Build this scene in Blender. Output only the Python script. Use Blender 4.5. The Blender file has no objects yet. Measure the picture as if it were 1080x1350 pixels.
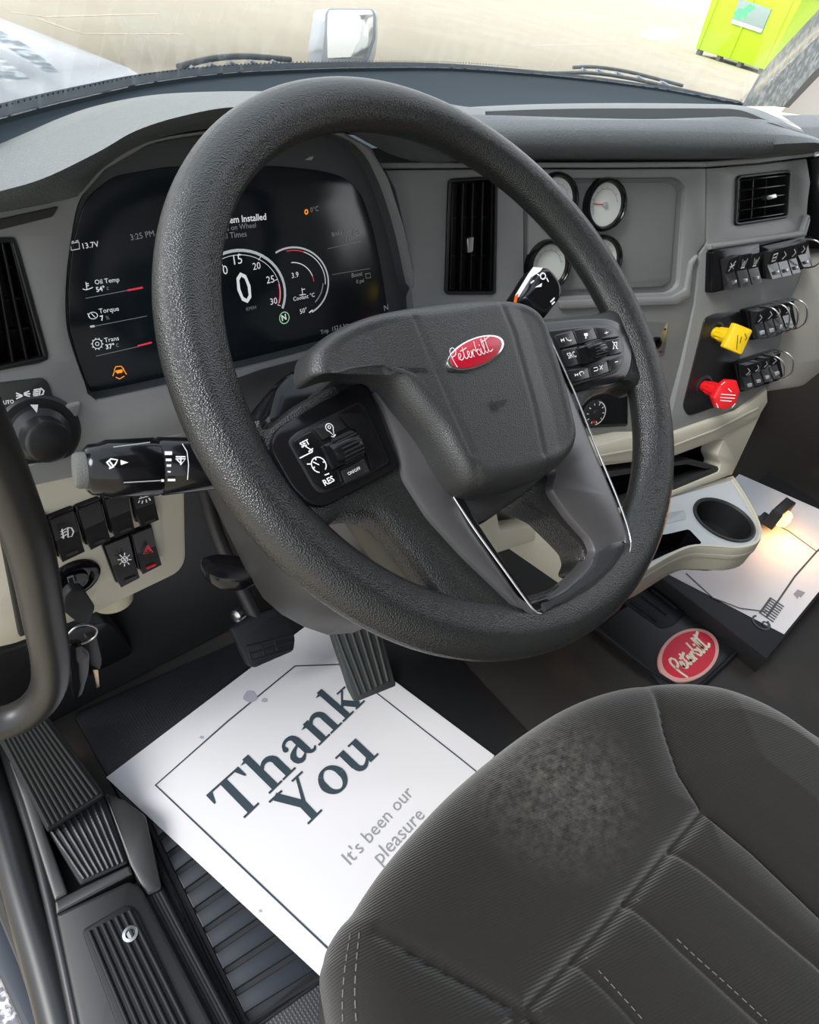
import bpy, math, random
from mathutils import Vector, Matrix
from mathutils.geometry import tessellate_polygon
random.seed(7)
SC = bpy.context.scene
COL = SC.collection
# ---------------------------------------------------------------- camera
CAM = Vector((-.3603, -.2673, .90)); F = 850.7
RX = Vector((0.72955876, -0.66040652, 0.17778426))
RY = Vector((-0.35775604, -0.59005888, -0.7237687))
RZ = Vector((0.58288475, 0.4644284, -0.66674705))
# rows: camera x, y(down), z(forward) expressed in world axes
cx, cy, cz = RX, RY, RZ
cd = bpy.data.cameras.new('camera'); cam = bpy.data.objects.new('camera', cd); COL.objects.link(cam)
M = Matrix(((cx.x, -cy.x, -cz.x, CAM.x), (cx.y, -cy.y, -cz.y, CAM.y), (cx.z, -cy.z, -cz.z, CAM.z), (0, 0, 0, 1)))
cam.matrix_world = M
cd.sensor_fit = 'HORIZONTAL'; cd.sensor_width = 36.0; cd.lens = 36.0 * F / 1080.0
cd.clip_start = .01; cd.clip_end = 300
SC.camera = cam
# ---------------------------------------------------------------- world, sun, exposure
SC.view_settings.view_transform = 'Standard'; SC.view_settings.look = 'None'
SC.view_settings.gamma = 1; SC.view_settings.use_curve_mapping = False
SC.view_settings.exposure = 0.95
w = bpy.data.worlds.new('sky'); SC.world = w; w.use_nodes = True
nt = w.node_tree; nt.nodes.clear()
o = nt.nodes.new('ShaderNodeOutputWorld'); b = nt.nodes.new('ShaderNodeBackground')
tc = nt.nodes.new('ShaderNodeTexCoord'); sp = nt.nodes.new('ShaderNodeSeparateXYZ'); cr = nt.nodes.new('ShaderNodeValToRGB')
nt.links.new(tc.outputs['Generated'], sp.inputs[0]); nt.links.new(sp.outputs['Z'], cr.inputs[0])
cr.color_ramp.elements[0].position = 0.0; cr.color_ramp.elements[0].color = (.98, .98, .98, 1)
cr.color_ramp.elements[1].position = 0.8; cr.color_ramp.elements[1].color = (.78, .87, 1.0, 1)
nt.links.new(cr.outputs[0], b.inputs[0]); b.inputs[1].default_value = 1.15; nt.links.new(b.outputs[0], o.inputs[0])
sd = bpy.data.lights.new('sun', 'SUN'); sun = bpy.data.objects.new('sun', sd); COL.objects.link(sun)
sd.energy = 1.9; sd.angle = math.radians(24); sd.color = (1, .98, .95)
sun.location = (-4, 3, 6)
sun.rotation_euler = Vector((.85, -.22, -.85)).to_track_quat('-Z', 'Y').to_euler()

# ---------------------------------------------------------------- helpers
class Pl:
    """a real plane in the cab; P point, phi turn toward the driver, a lean back"""
    def __init__(s, P, phi=0., a=0., n=None, u=None):
        s.P = Vector(P)
        if n is None:
            f = math.radians(phi); t = math.radians(a)
            n = Vector((-math.sin(f) * math.cos(t), -math.cos(f) * math.cos(t), math.sin(t)))
            u = Vector((math.cos(f), -math.sin(f), 0))
        s.n = Vector(n).normalized(); s.u = Vector(u).normalized(); s.v = s.n.cross(s.u).normalized()
    def hit(s, p, h=0.):
        d = cx * ((p[0] - 540) / F) + cy * ((p[1] - 675) / F) + cz
        return CAM + d * ((s.P + s.n * h - CAM).dot(s.n) / d.dot(s.n))
    def loc(s, p, h=0.):
        q = s.hit(p, h) - s.P
        return (q.dot(s.u), q.dot(s.v))
    def w(s, q, h=0.):
        return s.P + s.u * q[0] + s.v * q[1] + s.n * h
def ZP(z): return Pl((0, 0, z), n=(0, 0, 1), u=(1, 0, 0))
def YP(y): return Pl((0, y, 0), n=(0, -1, 0), u=(1, 0, 0))
def ctr(pts): return (sum(p[0] for p in pts) / len(pts), sum(p[1] for p in pts) / len(pts))

def material(name, col, rough=.5, metal=0., bump=None, spec=.5, coat=0., emit=None, alpha=None, var=None):
    m = bpy.data.materials.new(name); m.use_nodes = True; t = m.node_tree; p = t.nodes['Principled BSDF']
    p.inputs['Base Color'].default_value = (*col, 1); p.inputs['Roughness'].default_value = rough
    p.inputs['Metallic'].default_value = metal; p.inputs['Specular IOR Level'].default_value = spec
    p.inputs['Coat Weight'].default_value = coat; p.inputs['Coat Roughness'].default_value = .08
    if emit: p.inputs['Emission Color'].default_value = (*emit[0], 1); p.inputs['Emission Strength'].default_value = emit[1]
    c = t.nodes.new('ShaderNodeTexCoord')
    if var:   # (scale, colour2, low, high)
        n = t.nodes.new('ShaderNodeTexNoise'); n.inputs['Scale'].default_value = var[0]; n.inputs['Detail'].default_value = 6
        r = t.nodes.new('ShaderNodeValToRGB'); r.color_ramp.elements[0].position = var[2]; r.color_ramp.elements[1].position = var[3]
        r.color_ramp.elements[0].color = (*col, 1); r.color_ramp.elements[1].color = (*var[1], 1)
        t.links.new(c.outputs['Object'], n.inputs['Vector']); t.links.new(n.outputs['Fac'], r.inputs[0]); t.links.new(r.outputs[0], p.inputs['Base Color'])
    if bump:  # (kind, scale, strength, distance)
        kind, sc, st, di = bump
        if kind == 'leather':
            n = t.nodes.new('ShaderNodeTexVoronoi'); n.feature = 'F1'; n.inputs['Scale'].default_value = sc; outp = n.outputs['Distance']
        elif kind == 'noise':
            n = t.nodes.new('ShaderNodeTexNoise'); n.inputs['Scale'].default_value = sc; n.inputs['Detail'].default_value = 3; outp = n.outputs['Fac']
        elif kind == 'rib':
            n = t.nodes.new('ShaderNodeTexWave'); n.inputs['Scale'].default_value = sc; n.inputs['Distortion'].default_value = .6; n.bands_direction = 'DIAGONAL'; outp = n.outputs['Fac']
        elif kind == 'check':
            n = t.nodes.new('ShaderNodeTexVoronoi'); n.distance = 'CHEBYCHEV'; n.inputs['Scale'].default_value = sc; n.inputs['Randomness'].default_value = 0; outp = n.outputs['Distance']
        bp = t.nodes.new('ShaderNodeBump'); bp.inputs['Strength'].default_value = st; bp.inputs['Distance'].default_value = di
        t.links.new(c.outputs['Object'], n.inputs['Vector']); t.links.new(outp, bp.inputs['Height']); t.links.new(bp.outputs[0], p.inputs['Normal'])
    return m

def link(name, me, mat, parent=None, smooth=True, ang=32):
    ob = bpy.data.objects.new(name, me); COL.objects.link(ob)
    if mat: me.materials.append(mat)
    if smooth:
        me.polygons.foreach_set('use_smooth', [True] * len(me.polygons))
        me.set_sharp_from_angle(angle=math.radians(ang))
    if parent is not None:
        ob.parent = parent
        w = Vector((0, 0, 0)); q = parent
        while q is not None: w = w + q.location; q = q.parent
        ob.location = -w
    return ob
def mk(name, V, Fc, mat, parent=None, smooth=True, ang=32):
    me = bpy.data.meshes.new(name); me.from_pydata([tuple(v) for v in V], [], Fc); me.validate(); me.update()
    ob = link(name, me, mat, parent, smooth, ang)
    return ob
def thing(name, label, cat, loc, group=None):
    e = bpy.data.objects.new(name, None); COL.objects.link(e); e.location = Vector(loc); e.empty_display_size = .02
    return tag(e, label, cat, group)
def tag(o, label, cat, group=None):
    o['label'] = label; o['category'] = cat
    if group: o['group'] = group
    return o
def struct(o): o['kind'] = 'structure'; return o

def area(L): return .5 * sum(L[i][0] * L[(i + 1) % len(L)][1] - L[(i + 1) % len(L)][0] * L[i][1] for i in range(len(L)))
def inset(L, d):
    n = len(L); out = []; s = 1 if area(L) > 0 else -1
    for i in range(n):
        p, q, r = Vector(L[i - 1]), Vector(L[i]), Vector(L[(i + 1) % n])
        e1 = (q - p); e2 = (r - q)
        if e1.length < 1e-9 or e2.length < 1e-9: out.append(tuple(q)); continue
        e1.normalize(); e2.normalize()
        n1 = Vector((-e1.y, e1.x)) * s; n2 = Vector((-e2.y, e2.x)) * s
        m = n1 + n2
        if m.length < 1e-6: m = n1
        m.normalize(); k = max(.5, m.dot(n1)); out.append(tuple(q + m * (d / k)))
    return out
def rnd(pts, r=8, seg=4):
    """round the corners of a closed polygon (pixel or metre units)"""
    out = []; n = len(pts)
    for i in range(n):
        p, q, s = Vector(pts[i - 1]), Vector(pts[i]), Vector(pts[(i + 1) % n])
        ri = r[i] if isinstance(r, (list, tuple)) else r
        a = q + (p - q).normalized() * min(ri, (p - q).length * .48); c = q + (s - q).normalized() * min(ri, (s - q).length * .48)
        for k in range(seg + 1):
            t = k / seg; out.append(tuple(a * (1 - t) ** 2 + q * 2 * t * (1 - t) + c * t * t))
    return out
def curve(pts, n=40, closed=False):
    """Catmull-Rom resample, n points"""
    P = [Vector(p) for p in pts]; m = len(P); out = []
    L = [0.]; cnt = m if closed else m - 1
    for i in range(cnt): L.append(L[-1] + (P[(i + 1) % m] - P[i]).length)
    for k in range(n):
        s = L[-1] * k / (n if closed else n - 1); i = 0
        while i < cnt - 1 and L[i + 1] < s: i += 1
        t = (s - L[i]) / max(1e-9, L[i + 1] - L[i])
        if closed: a, b, c, d = P[(i - 1) % m], P[i], P[(i + 1) % m], P[(i + 2) % m]
        else: b, c = P[i], P[i + 1]; a = P[i - 1] if i else b * 2 - c; d = P[i + 2] if i + 2 < m else c * 2 - b
        out.append(.5 * ((2 * b) + (c - a) * t + (2 * a - 5 * b + 4 * c - d) * t * t + (3 * b - a - 3 * c + d) * t ** 3))
    return out
def prism(name, pl, pts, h0, h1, mat, parent=None, bev=.0015, holes=(), local=False, hb=None):
    """polygon (pixel outline read on the plane, or local metres) extruded from h0 to h1 with a rounded front edge"""
    L = list(pts) if local else [pl.loc(p, h1) for p in pts]
    H = [list(x) if local else [pl.loc(p, h1) for p in x] for x in holes]
    if area(L) < 0: L.reverse()
    H = [x if area(x) < 0 else x[::-1] for x in H]
    V = []; Fc = []
    if bev > 0: rings = [(h0, 0.), (h1 - bev, 0.), (h1 - bev * .35, bev * .3), (h1, bev)]
    else: rings = [(h0, 0.), (h1, 0.)]
    loops = []
    for lp in [L] + H:
        n = len(lp); base = len(V); first = base
        for (h, d) in rings:
            q = inset(lp, d) if d > 0 and lp is L else (inset(lp, -d) if d > 0 else lp)
            if d > 0 and lp is not L: q = inset(lp, -d)
            V += [pl.w(x, h) for x in q]
        for k in range(len(rings) - 1):
            for i in range(n):
                j = (i + 1) % n; Fc.append((base + k * n + i, base + k * n + j, base + (k + 1) * n + j, base + (k + 1) * n + i))
        loops.append((base, n))
    for top in (True, False):
        idx = []; polys = []
        for (base, n) in loops:
            o = base + ((len(rings) - 1) * n if top else 0)
            idx += list(range(o, o + n)); polys.append([V[k] for k in range(o, o + n)])
        P2 = [[Vector(((v - pl.P).dot(pl.u), (v - pl.P).dot(pl.v), 0)) for v in q] for q in polys]
        for t in tessellate_polygon(P2):
            a, b, c = [idx[k] for k in t]
            A, B, C = V[a], V[b], V[c]
            nn = (B - A).cross(C - A).dot(pl.n)
            if (nn > 0) != top: a, c = c, a
            Fc.append((a, b, c))
    return mk(name, V, Fc, mat, parent)
def dome(name, pl, pts, mat, parent=None, hb=-.01, ht=.02, rings=14, edge=.018, local=False, hfun=None, n=96, power=2.2, bottom=True):
    """pillow: closed outline, edge rolls over `edge` metres wide from hb to ht"""
    L = [tuple(v) for v in curve(list(pts) if local else [pl.loc(p, (hb + ht) / 2) for p in pts], n, True)]
    if area(L) < 0: L.reverse()
    c = Vector(ctr(L)); V = []; Fc = []
    R = sum((Vector(q) - c).length for q in L) / n
    for k in range(rings):
        t = k / (rings - 1.)
        d = (1 - (1 - t) ** 1.0) * .985
        for q in L:
            v = Vector(q); dist = (v - c).length * d
            e = min(1., dist / edge); hh = hb + (ht - hb) * (1 - (1 - e) ** power) ** (1 / power)
            p = v + (c - v) * d
            if hfun: hh += hfun(p.x, p.y) * min(1, e)
            V.append(pl.w(p, hh))
    V.append(pl.w(c, ht + (hfun(c.x, c.y) if hfun else 0)))
    for k in range(rings - 1):
        for i in range(n):
            j = (i + 1) % n; Fc.append((k * n + i, k * n + j, (k + 1) * n + j, (k + 1) * n + i))
    for i in range(n): Fc.append(((rings - 1) * n + i, (rings - 1) * n + (i + 1) % n, rings * n))
    if bottom: Fc.append(tuple(range(n - 1, -1, -1)))
    return mk(name, V, Fc, mat, parent, ang=60)
def loft(name, curves, mat, parent=None, n=60, closed=False, thick=0, ang=50, caps=False, res=True):
    C = [curve(c, n) if res else c for c in curves]; V = [v for c in C for v in c]; Fc = []; n = len(C[0])
    m = len(C)
    for k in range(m - 1 if not closed else m):
        k2 = (k + 1) % m
        for i in range(n - 1): Fc.append((k * n + i, k * n + i + 1, k2 * n + i + 1, k2 * n + i))
    if caps: Fc.append(tuple(k * n for k in range(m))); Fc.append(tuple(k * n + n - 1 for k in range(m - 1, -1, -1)))
    ob = mk(name, V, Fc, mat, parent, ang=ang)
    if thick:
        md = ob.modifiers.new('s', 'SOLIDIFY'); md.thickness = thick; md.offset = 0
    return ob
def tube(name, pts, r, mat, parent=None, seg=12, n=None, closed=False, flat=1., up=None, cap=True):
    P = curve(pts, n or max(8, len(pts) * 5), closed) if n != 0 else [Vector(p) for p in pts]
    m = len(P); V = []; Fc = []; nrm = None
    for i in range(m):
        if closed: t = (P[(i + 1) % m] - P[i - 1]).normalized()
        else: t = (P[min(i + 1, m - 1)] - P[max(i - 1, 0)]).normalized()
        if up is not None: nrm = Vector(up)
        if nrm is None: nrm = Vector((0, 0, 1)) if abs(t.z) < .9 else Vector((1, 0, 0))
        nrm = (nrm - t * nrm.dot(t)).normalized(); bn = t.cross(nrm)
        rr = r(i / (m - 1.)) if callable(r) else r
        for k in range(seg):
            a = 2 * math.pi * k / seg; V.append(P[i] + nrm * (math.cos(a) * rr * flat) + bn * (math.sin(a) * rr))
    for i in range(m if closed else m - 1):
        i2 = (i + 1) % m
        for k in range(seg): Fc.append((i * seg + k, i * seg + (k + 1) % seg, i2 * seg + (k + 1) % seg, i2 * seg + k))
    if not closed and cap: Fc.append(tuple(range(seg - 1, -1, -1))); Fc.append(tuple((m - 1) * seg + k for k in range(seg)))
    return mk(name, V, Fc, mat, parent, ang=50)
def lathe(name, org, ax, prof, mat, parent=None, seg=32, u=None, sx=1., cap=True):
    ax = Vector(ax).normalized(); u = Vector(u) if u is not None else Vector((1, 0, 0))
    u = (u - ax * u.dot(ax)).normalized(); v = ax.cross(u); V = []; Fc = []
    for (r, h) in prof:
        for k in range(seg):
            a = 2 * math.pi * k / seg; V.append(Vector(org) + ax * h + u * (math.cos(a) * r * sx) + v * (math.sin(a) * r))
    m = len(prof)
    for i in range(m - 1):
        for k in range(seg): Fc.append((i * seg + k, i * seg + (k + 1) % seg, (i + 1) * seg + (k + 1) % seg, (i + 1) * seg + k))
    if cap and prof[0][0] > 1e-5: Fc.append(tuple(range(seg - 1, -1, -1)))
    if cap and prof[-1][0] > 1e-5: Fc.append(tuple((m - 1) * seg + k for k in range(seg)))
    return mk(name, V, Fc, mat, parent, ang=40)
def box(name, lo, hi, mat, parent=None, bev=.002):
    pl = Pl((0, 0, 0), n=(0, 0, 1), u=(1, 0, 0))
    return prism(name, pl, [(lo[0], lo[1]), (hi[0], lo[1]), (hi[0], hi[1]), (lo[0], hi[1])], lo[2], hi[2], mat, parent, bev, local=True)
def strokes(name, pl, lines, wpx, mat, parent=None, h=.0006, closed=False, mt=None):
    """flat printed lines: pixel polylines on plane; wpx metres wide"""
    V = []; Fc = []
    for li_, ln in enumerate(lines):
        hh_ = h + li_ * 2.5e-5
        q = [Vector(mt(p)) if mt else Vector(pl.loc(p, h)) for p in ln]
        m = len(q); w = wpx / 2; base = len(V)
        for i in range(m):
            t = (q[min(i + 1, m - 1)] - q[max(i - 1, 0)])
            if t.length < 1e-9: t = Vector((1, 0))
            t.normalize(); nn = Vector((-t.y, t.x)) * w
            e = t * (w * .6) * (-1 if i == 0 else (1 if i == m - 1 else 0))
            V += [pl.w(q[i] + nn + e, hh_), pl.w(q[i] - nn + e, hh_)]
        for i in range(m - 1): Fc.append((base + 2 * i + 1, base + 2 * i + 3, base + 2 * i + 2, base + 2 * i))
    return mk(name, V, Fc, mat, parent, smooth=False)
def polys(name, pl, P, mat, parent=None, h=.0006, mt=None):
    V = []; Fc = []
    for gi, pg in enumerate(P):
        b = len(V); q = [mt(p) if mt else pl.loc(p, h) for p in pg]
        V += [pl.w(x, h + (gi % 40) * 1.2e-5) for x in q]
        for t in tessellate_polygon([[Vector((x[0], x[1], 0)) for x in q]]):
            a, c, d = t
            if (Vector(q[c]) - Vector(q[a])).cross(Vector(q[d]) - Vector(q[a])) < 0: c, d = d, c
            Fc.append((b + a, b + c, b + d))
    return mk(name, V, Fc, mat, parent, smooth=False)
def txt(name, s, pl, p0, p1, mat, parent=None, h=.0006, ys=1., bold=0.):
    """lettering whose baseline runs from pixel p0 to p1 on the plane"""
    cu = bpy.data.curves.new('t', 'FONT'); cu.body = s; cu.resolution_u = 2; cu.offset = bold
    ob = bpy.data.objects.new('t', cu); COL.objects.link(ob)
    bpy.context.view_layer.update()
    me = bpy.data.meshes.new_from_object(ob.evaluated_get(bpy.context.evaluated_depsgraph_get()))
    bpy.data.objects.remove(ob); bpy.data.curves.remove(cu)
    xs = [v.co.x for v in me.vertices]; x0, x1 = min(xs), max(xs)
    A = Vector(pl.loc(p0, h)); B = Vector(pl.loc(p1, h)); k = (B - A).length / (x1 - x0); e = (B - A).normalized(); f = Vector((-e.y, e.x))
    for v in me.vertices:
        q = A + e * ((v.co.x - x0) * k) + f * (v.co.y * k * ys); v.co = pl.w(q, h)
    me.name = name
    return link(name, me, mat, parent, smooth=False)
def frame(pl, o, x, h=0., asp=1.):
    """unit frame: origin px, x-end px; returns map (a,b)->local"""
    A = Vector(pl.loc(o, h)); B = Vector(pl.loc(x, h)); e = B - A; f = Vector((-e.y, e.x)) * asp
    return lambda p: tuple(A + e * p[0] + f * p[1])
def arc(c, r, a0, a1, n=14, ry=None):
    ry = ry or r
    return [(c[0] + r * math.cos(math.radians(a0 + (a1 - a0) * k / (n - 1))), c[1] + ry * math.sin(math.radians(a0 + (a1 - a0) * k / (n - 1)))) for k in range(n)]

# ---------------------------------------------------------------- planes of the cab
WPL = Pl((0, 0, .669), n=(0, -.5786, .8156), u=(1, 0, 0))      # steering wheel
SP = Pl((0, .3, .75), 0, 15)                                    # instrument fascia
LPL = Pl((0, .229, .486), 0, -3)                                # lower left fascia
CP = Pl((.2, .285, .66), 22, 20)                                # centre fascia
RP = Pl(CP.hit((932, 225)), 14, 22)                             # switch fascia
FL = ZP(0.)

# ---------------------------------------------------------------- materials
plastic = material('grained_grey_plastic', (.205, .21, .208), .45, bump=('noise', 900, .25, .0004))
plastic2 = material('dark_grey_plastic', (.026, .026, .026), .42, bump=('noise', 900, .2, .0003))
padmat = material('padded_dash_vinyl', (.095, .106, .108), .34, bump=('leather', 700, .8, .0006))
deckm = material('windscreen_frit_black', (.036, .048, .058), .8, spec=.2)
leather = material('pebbled_black_leather', (.014, .0145, .014), .25, bump=('leather', 1000, .8, .0005))
padlea = material('fine_grain_black_vinyl', (.025, .0255, .025), .4, bump=('leather', 1100, .6, .0004))
blackm = material('matte_black_plastic', (.012, .012, .013), .5)
gloss = material('gloss_black_plastic', (.005, .005, .006), .14, spec=.3)
semi = material('satin_black_plastic', (.010, .010, .011), .34)
rubber = material('black_rubber', (.008, .009, .011), .45, bump=('check', 260, .5, .001))
rubbers = material('smooth_black_rubber', (.010, .011, .013), .6, spec=.3)
floorm = material('brown_black_floor', (.022, .019, .016), .6, bump=('noise', 120, .3, .001), var=(7, (.055, .036, .024), .55, .8))
cream = material('cream_plastic', (.52, .485, .39), .45, bump=('noise', 900, .15, .0003))
creamd = material('pale_grey_tray_plastic', (.42, .44, .45), .35, bump=('noise', 700, .2, .0003))
satin = material('satin_gunmetal', (.10, .097, .10), .34, metal=.5)
chrome = material('chrome', (.75, .75, .75), .12, metal=1.)
steel = material('brushed_steel', (.5, .5, .5), .3, metal=1.)
white = material('white_print', (.85, .85, .85), .5)
greyp = material('grey_print', (.35, .36, .37), .5)
paperm = material('white_paper', (.70, .685, .695), .6, bump=('noise', 25, .1, .002))
inkm = material('dark_slate_ink', (.035, .055, .07), .5)
inkg = material('grey_ink', (.28, .28, .3), .5)
redm = material('red_enamel', (.42, .002, .02), .35, coat=.1)
redp = material('red_print', (.6, .01, .02), .4)
screen = material('dark_display_glass', (.006, .010, .014), .16)
wemit = material('lit_white_pixels', (.5, .5, .5), .5, emit=((.8, .85, .85), .28))
gemit = material('lit_grey_pixels', (.1, .1, .1), .5, emit=((.6, .65, .68), .10))
remit = material('lit_red_pixels', (.4, .02, .04), .5, emit=((.9, .05, .08), .25))
oemit = material('lit_orange_pixels', (.6, .2, .02), .5, emit=((1, .3, .02), .4))
# ================================================================ STRUCTURE
gm = material('pale_sand_ground', (.50, .42, .30), .9, bump=('noise', 3, .2, .02), var=(.6, (.53, .46, .34), .4, .65))
g = mk('ground', [(-60, -60, -1.35), (90, -60, -1.35), (90, 90, -1.35), (-60, 90, -1.35)], [(0, 1, 2, 3)], gm, smooth=False); struct(g)
struct(box('floor', (-.438, -1.0, -.06), (1.62, .44, 0), floorm))
wallm = material('dark_cab_trim', (.012, .012, .013), .6)
struct(loft('wall_front', [[(-.5, .62, .60), (1.62, .62, .60)], [(-.5, .5, .35), (1.62, .5, .35)], [(-.5, .42, .12), (1.62, .42, .12)], [(-.5, .31, 0), (1.62, .31, 0)]], wallm, n=4, thick=.01))
struct(box('wall_right', (1.60, -1.0, -.05), (1.66, .9, .66), material('dark_door_lining', (.02, .017, .016), .5), bev=.01))
struct(box('wall_left', (-.56, .30, -.06), (-.50, .66, .60), wallm, bev=.01))
# passenger door top rail and the light grey trim of the right window
struct(box('trim_1', (1.56, -1.0, .62), (1.64, .62, .70), material('light_door_trim', (.5, .48, .45), .5), bev=.01))
# windscreen: bottom edge curve at z .71, leaning back over the cab
base_px = [(-120, 190), (-60, 172), (0, 154), (60, 138), (120, 124), (200, 107), (300, 95), (400, 90), (500, 88), (600, 89), (700, 96), (780, 104), (850, 113), (900, 121), (950, 131), (985, 137)]
ZB = ZP(.71)
wb = [ZB.hit(p) for p in base_px]
gl = bpy.data.materials.new('windscreen_glass'); gl.use_nodes = True; t = gl.node_tree; t.nodes.clear()
o_ = t.nodes.new('ShaderNodeOutputMaterial'); mx = t.nodes.new('ShaderNodeMixShader'); tr = t.nodes.new('ShaderNodeBsdfTransparent'); gs = t.nodes.new('ShaderNodeBsdfGlossy')
lw = t.nodes.new('ShaderNodeLayerWeight'); lw.inputs[0].default_value = .5; pw = t.nodes.new('ShaderNodeMath'); pw.operation = 'POWER'; pw.inputs[1].default_value = 5; fr = t.nodes.new('ShaderNodeMath'); fr.operation = 'MULTIPLY_ADD'; fr.inputs[1].default_value = .6; fr.inputs[2].default_value = .05; t.links.new(lw.outputs['Facing'], pw.inputs[0]); t.links.new(pw.outputs[0], fr.inputs[0])
gs.inputs['Roughness'].default_value = .02; tr.inputs[0].default_value = (.97, .985, .98, 1)
t.links.new(fr.outputs[0], mx.inputs[0]); t.links.new(tr.outputs[0], mx.inputs[1]); t.links.new(gs.outputs[0], mx.inputs[2]); t.links.new(mx.outputs[0], o_.inputs[0])
def up(v, k): return Vector((.62 + (v.x - .62) * (1 - .10 * k), v.y - .50 * k, v.z + .78 * k))
struct(loft('window_1', [wb, [up(v, .5) + Vector((0, .02, 0)) for v in wb], [up(v, 1) for v in wb]], gl, n=50, thick=.004))
# right pillar: speckled frost-dusted outer strip and dark inner edge
pil = material('frost_speckled_pillar', (.16, .19, .195), .6, var=(70, (.42, .46, .46), .42, .68))
q0 = wb[-1]
pA = YP(q0.y)
def pfan(name, px_, d0, mat):
    V = []
    for dy in (0, .05):
        V += [pA.hit(p, -dy - d0) for p in px_]
    n = len(px_); Fc = [tuple(range(n - 1, -1, -1)), tuple(range(n, 2 * n))] + [(i, (i + 1) % n, n + (i + 1) % n, n + i) for i in range(n)]
    return mk(name, V, Fc, mat, smooth=False)
struct(pfan('trim_2', [(978, 140), (1000, 100), (1040, 55), (1110, -20), (1130, 40), (1070, 98), (1034, 140)], 0., pil))
struct(pfan('trim_3', [(1020, 140), (1075, 82), (1130, 26), (1160, 40), (1085, 95), (1040, 142)], .06, blackm))
struct(pfan('trim_4', [(1030, 148), (1082, 90), (1200, 0), (1200, 170)], .12, material('light_right_door_trim', (.5, .47, .44), .6)))
# left sill
sillb = ZP(-.02)
struct(prism('trim_5', sillb, rnd([(-60, 930), (-10, 960), (22, 1050), (60, 1150), (100, 1260), (128, 1420), (70, 1420), (-8, 1180), (-70, 1040)], 10), -.10, .02, semi, bev=.014))
struct(prism('trim_6', ZP(-.05), rnd([(-70, 1000), (0, 1165), (80, 1400), (50, 1400), (-4, 1282), (-70, 1150)], 6), -.3, 0, material('blue_black_door_step', (.012, .018, .03), .6), bev=.006))
struct(prism('trim_7', ZP(0), [(0, 1172), (3, 1172), (90, 1400), (84, 1400)], -.04, .004, satin, bev=.001))
sl1 = tube('trim_10', [ZP(.0).hit(p) for p in [(-40, 960), (-4, 1050), (30, 1170), (66, 1290), (100, 1420)]], .022, semi, None, seg=20, n=30); struct(sl1)
sl2 = tube('trim_11', [ZP(.02).hit(p) for p in [(-10, 930), (14, 1010), (46, 1110), (78, 1240), (112, 1400)]], .007, semi, None, seg=12, n=30); struct(sl2)
stp = tag(prism('entry_step', ZP(-.45), [(-120, 1180), (-10, 1270), (60, 1420), (-120, 1500)], -.04, 0, material('speckled_grey_step', (.2, .2, .22), .6, var=(130, (.75, .73, .75), .45, .6)), bev=.004),
    'speckled pale grey entry step below the door sill at the lower left corner', 'step')
# ================================================================ DASHBOARD
dash = thing('dashboard', 'dark grey padded dashboard wrapping round the driver with cream lower trim', 'dashboard', (.2, .3, .5))
# fascia with openings for display and vent
scr_px = [(128, 528), (116, 512), (100, 470), (89, 430), (88, 380), (94, 322), (107, 262), (140, 224), (200, 190), (290, 175), (380, 172), (445, 178), (482, 200), (505, 240), (525, 300), (540, 370), (548, 420), (400, 466), (260, 500)]
scr_o = [tuple(v) for v in curve(scr_px, 90, True)]
lvent = rnd([(-45, 318), (14, 313), (24, 325), (64, 470), (56, 478), (-30, 492)], 8)
fas = [(-110, 300), (-60, 290), (0, 279), (60, 268), (102, 258), (136, 220), (198, 184), (290, 168), (385, 166), (450, 172), (490, 194), (513, 236), (533, 298), (548, 370), (560, 440), (575, 520), (400, 560), (300, 575), (100, 617), (-110, 665)]
prism('cluster_fascia', SP, fas, -.03, 0, plastic, dash, .002, holes=[scr_o, lvent])
prism('fascia_strip', SP, rnd([(-60, 302), (78, 272), (70, 286), (-60, 318)], 3), -.001, .003, plastic2, dash, .001)
prism('fascia_step', SP, rnd([(78, 536), (108, 530), (104, 548), (70, 560)], 4), -.001, .004, plastic, dash, .0015)
# lower left cream panel with dark strip above
lowl = [(-110, 665), (100, 617), (300, 575), (300, 640), (246, 652), (110, 682), (-110, 735)]
prism('lower_fascia', LPL, [(-110, 640), (0, 622), (108, 600), (300, 560), (300, 600), (245, 590), (100, 628), (-110, 680)], -.03, .001, plastic, dash, .002)
cr_o = rnd([(-110, 672), (100, 628), (230, 598), (244, 606), (246, 740), (236, 756), (120, 812), (20, 850), (-110, 880)], [2, 2, 6, 6, 12, 12, 8, 6, 2])
prism('cream_switch_panel', LPL, cr_o, -.03, .002, cream, dash, .004)
prism('cream_panel_inlay', LPL, rnd([(60, 690), (210, 640), (216, 735), (130, 775), (118, 790), (60, 800)], 5), 0, .0035, cream, dash, .001)
prism('black_side_pocket', LPL, rnd([(0, 706), (16, 700), (40, 835), (26, 842)], 5), -.001, .006, blackm, dash, .002)
prism('dark_fuse_cover', Pl(LPL.P + Vector((0, .02, 0)), 0, -10), rnd([(60, 840), (145, 820), (175, 855), (183, 880), (180, 893), (80, 940), (-40, 980), (-60, 880)], 10), -.04, .0, semi, dash, .006)
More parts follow.
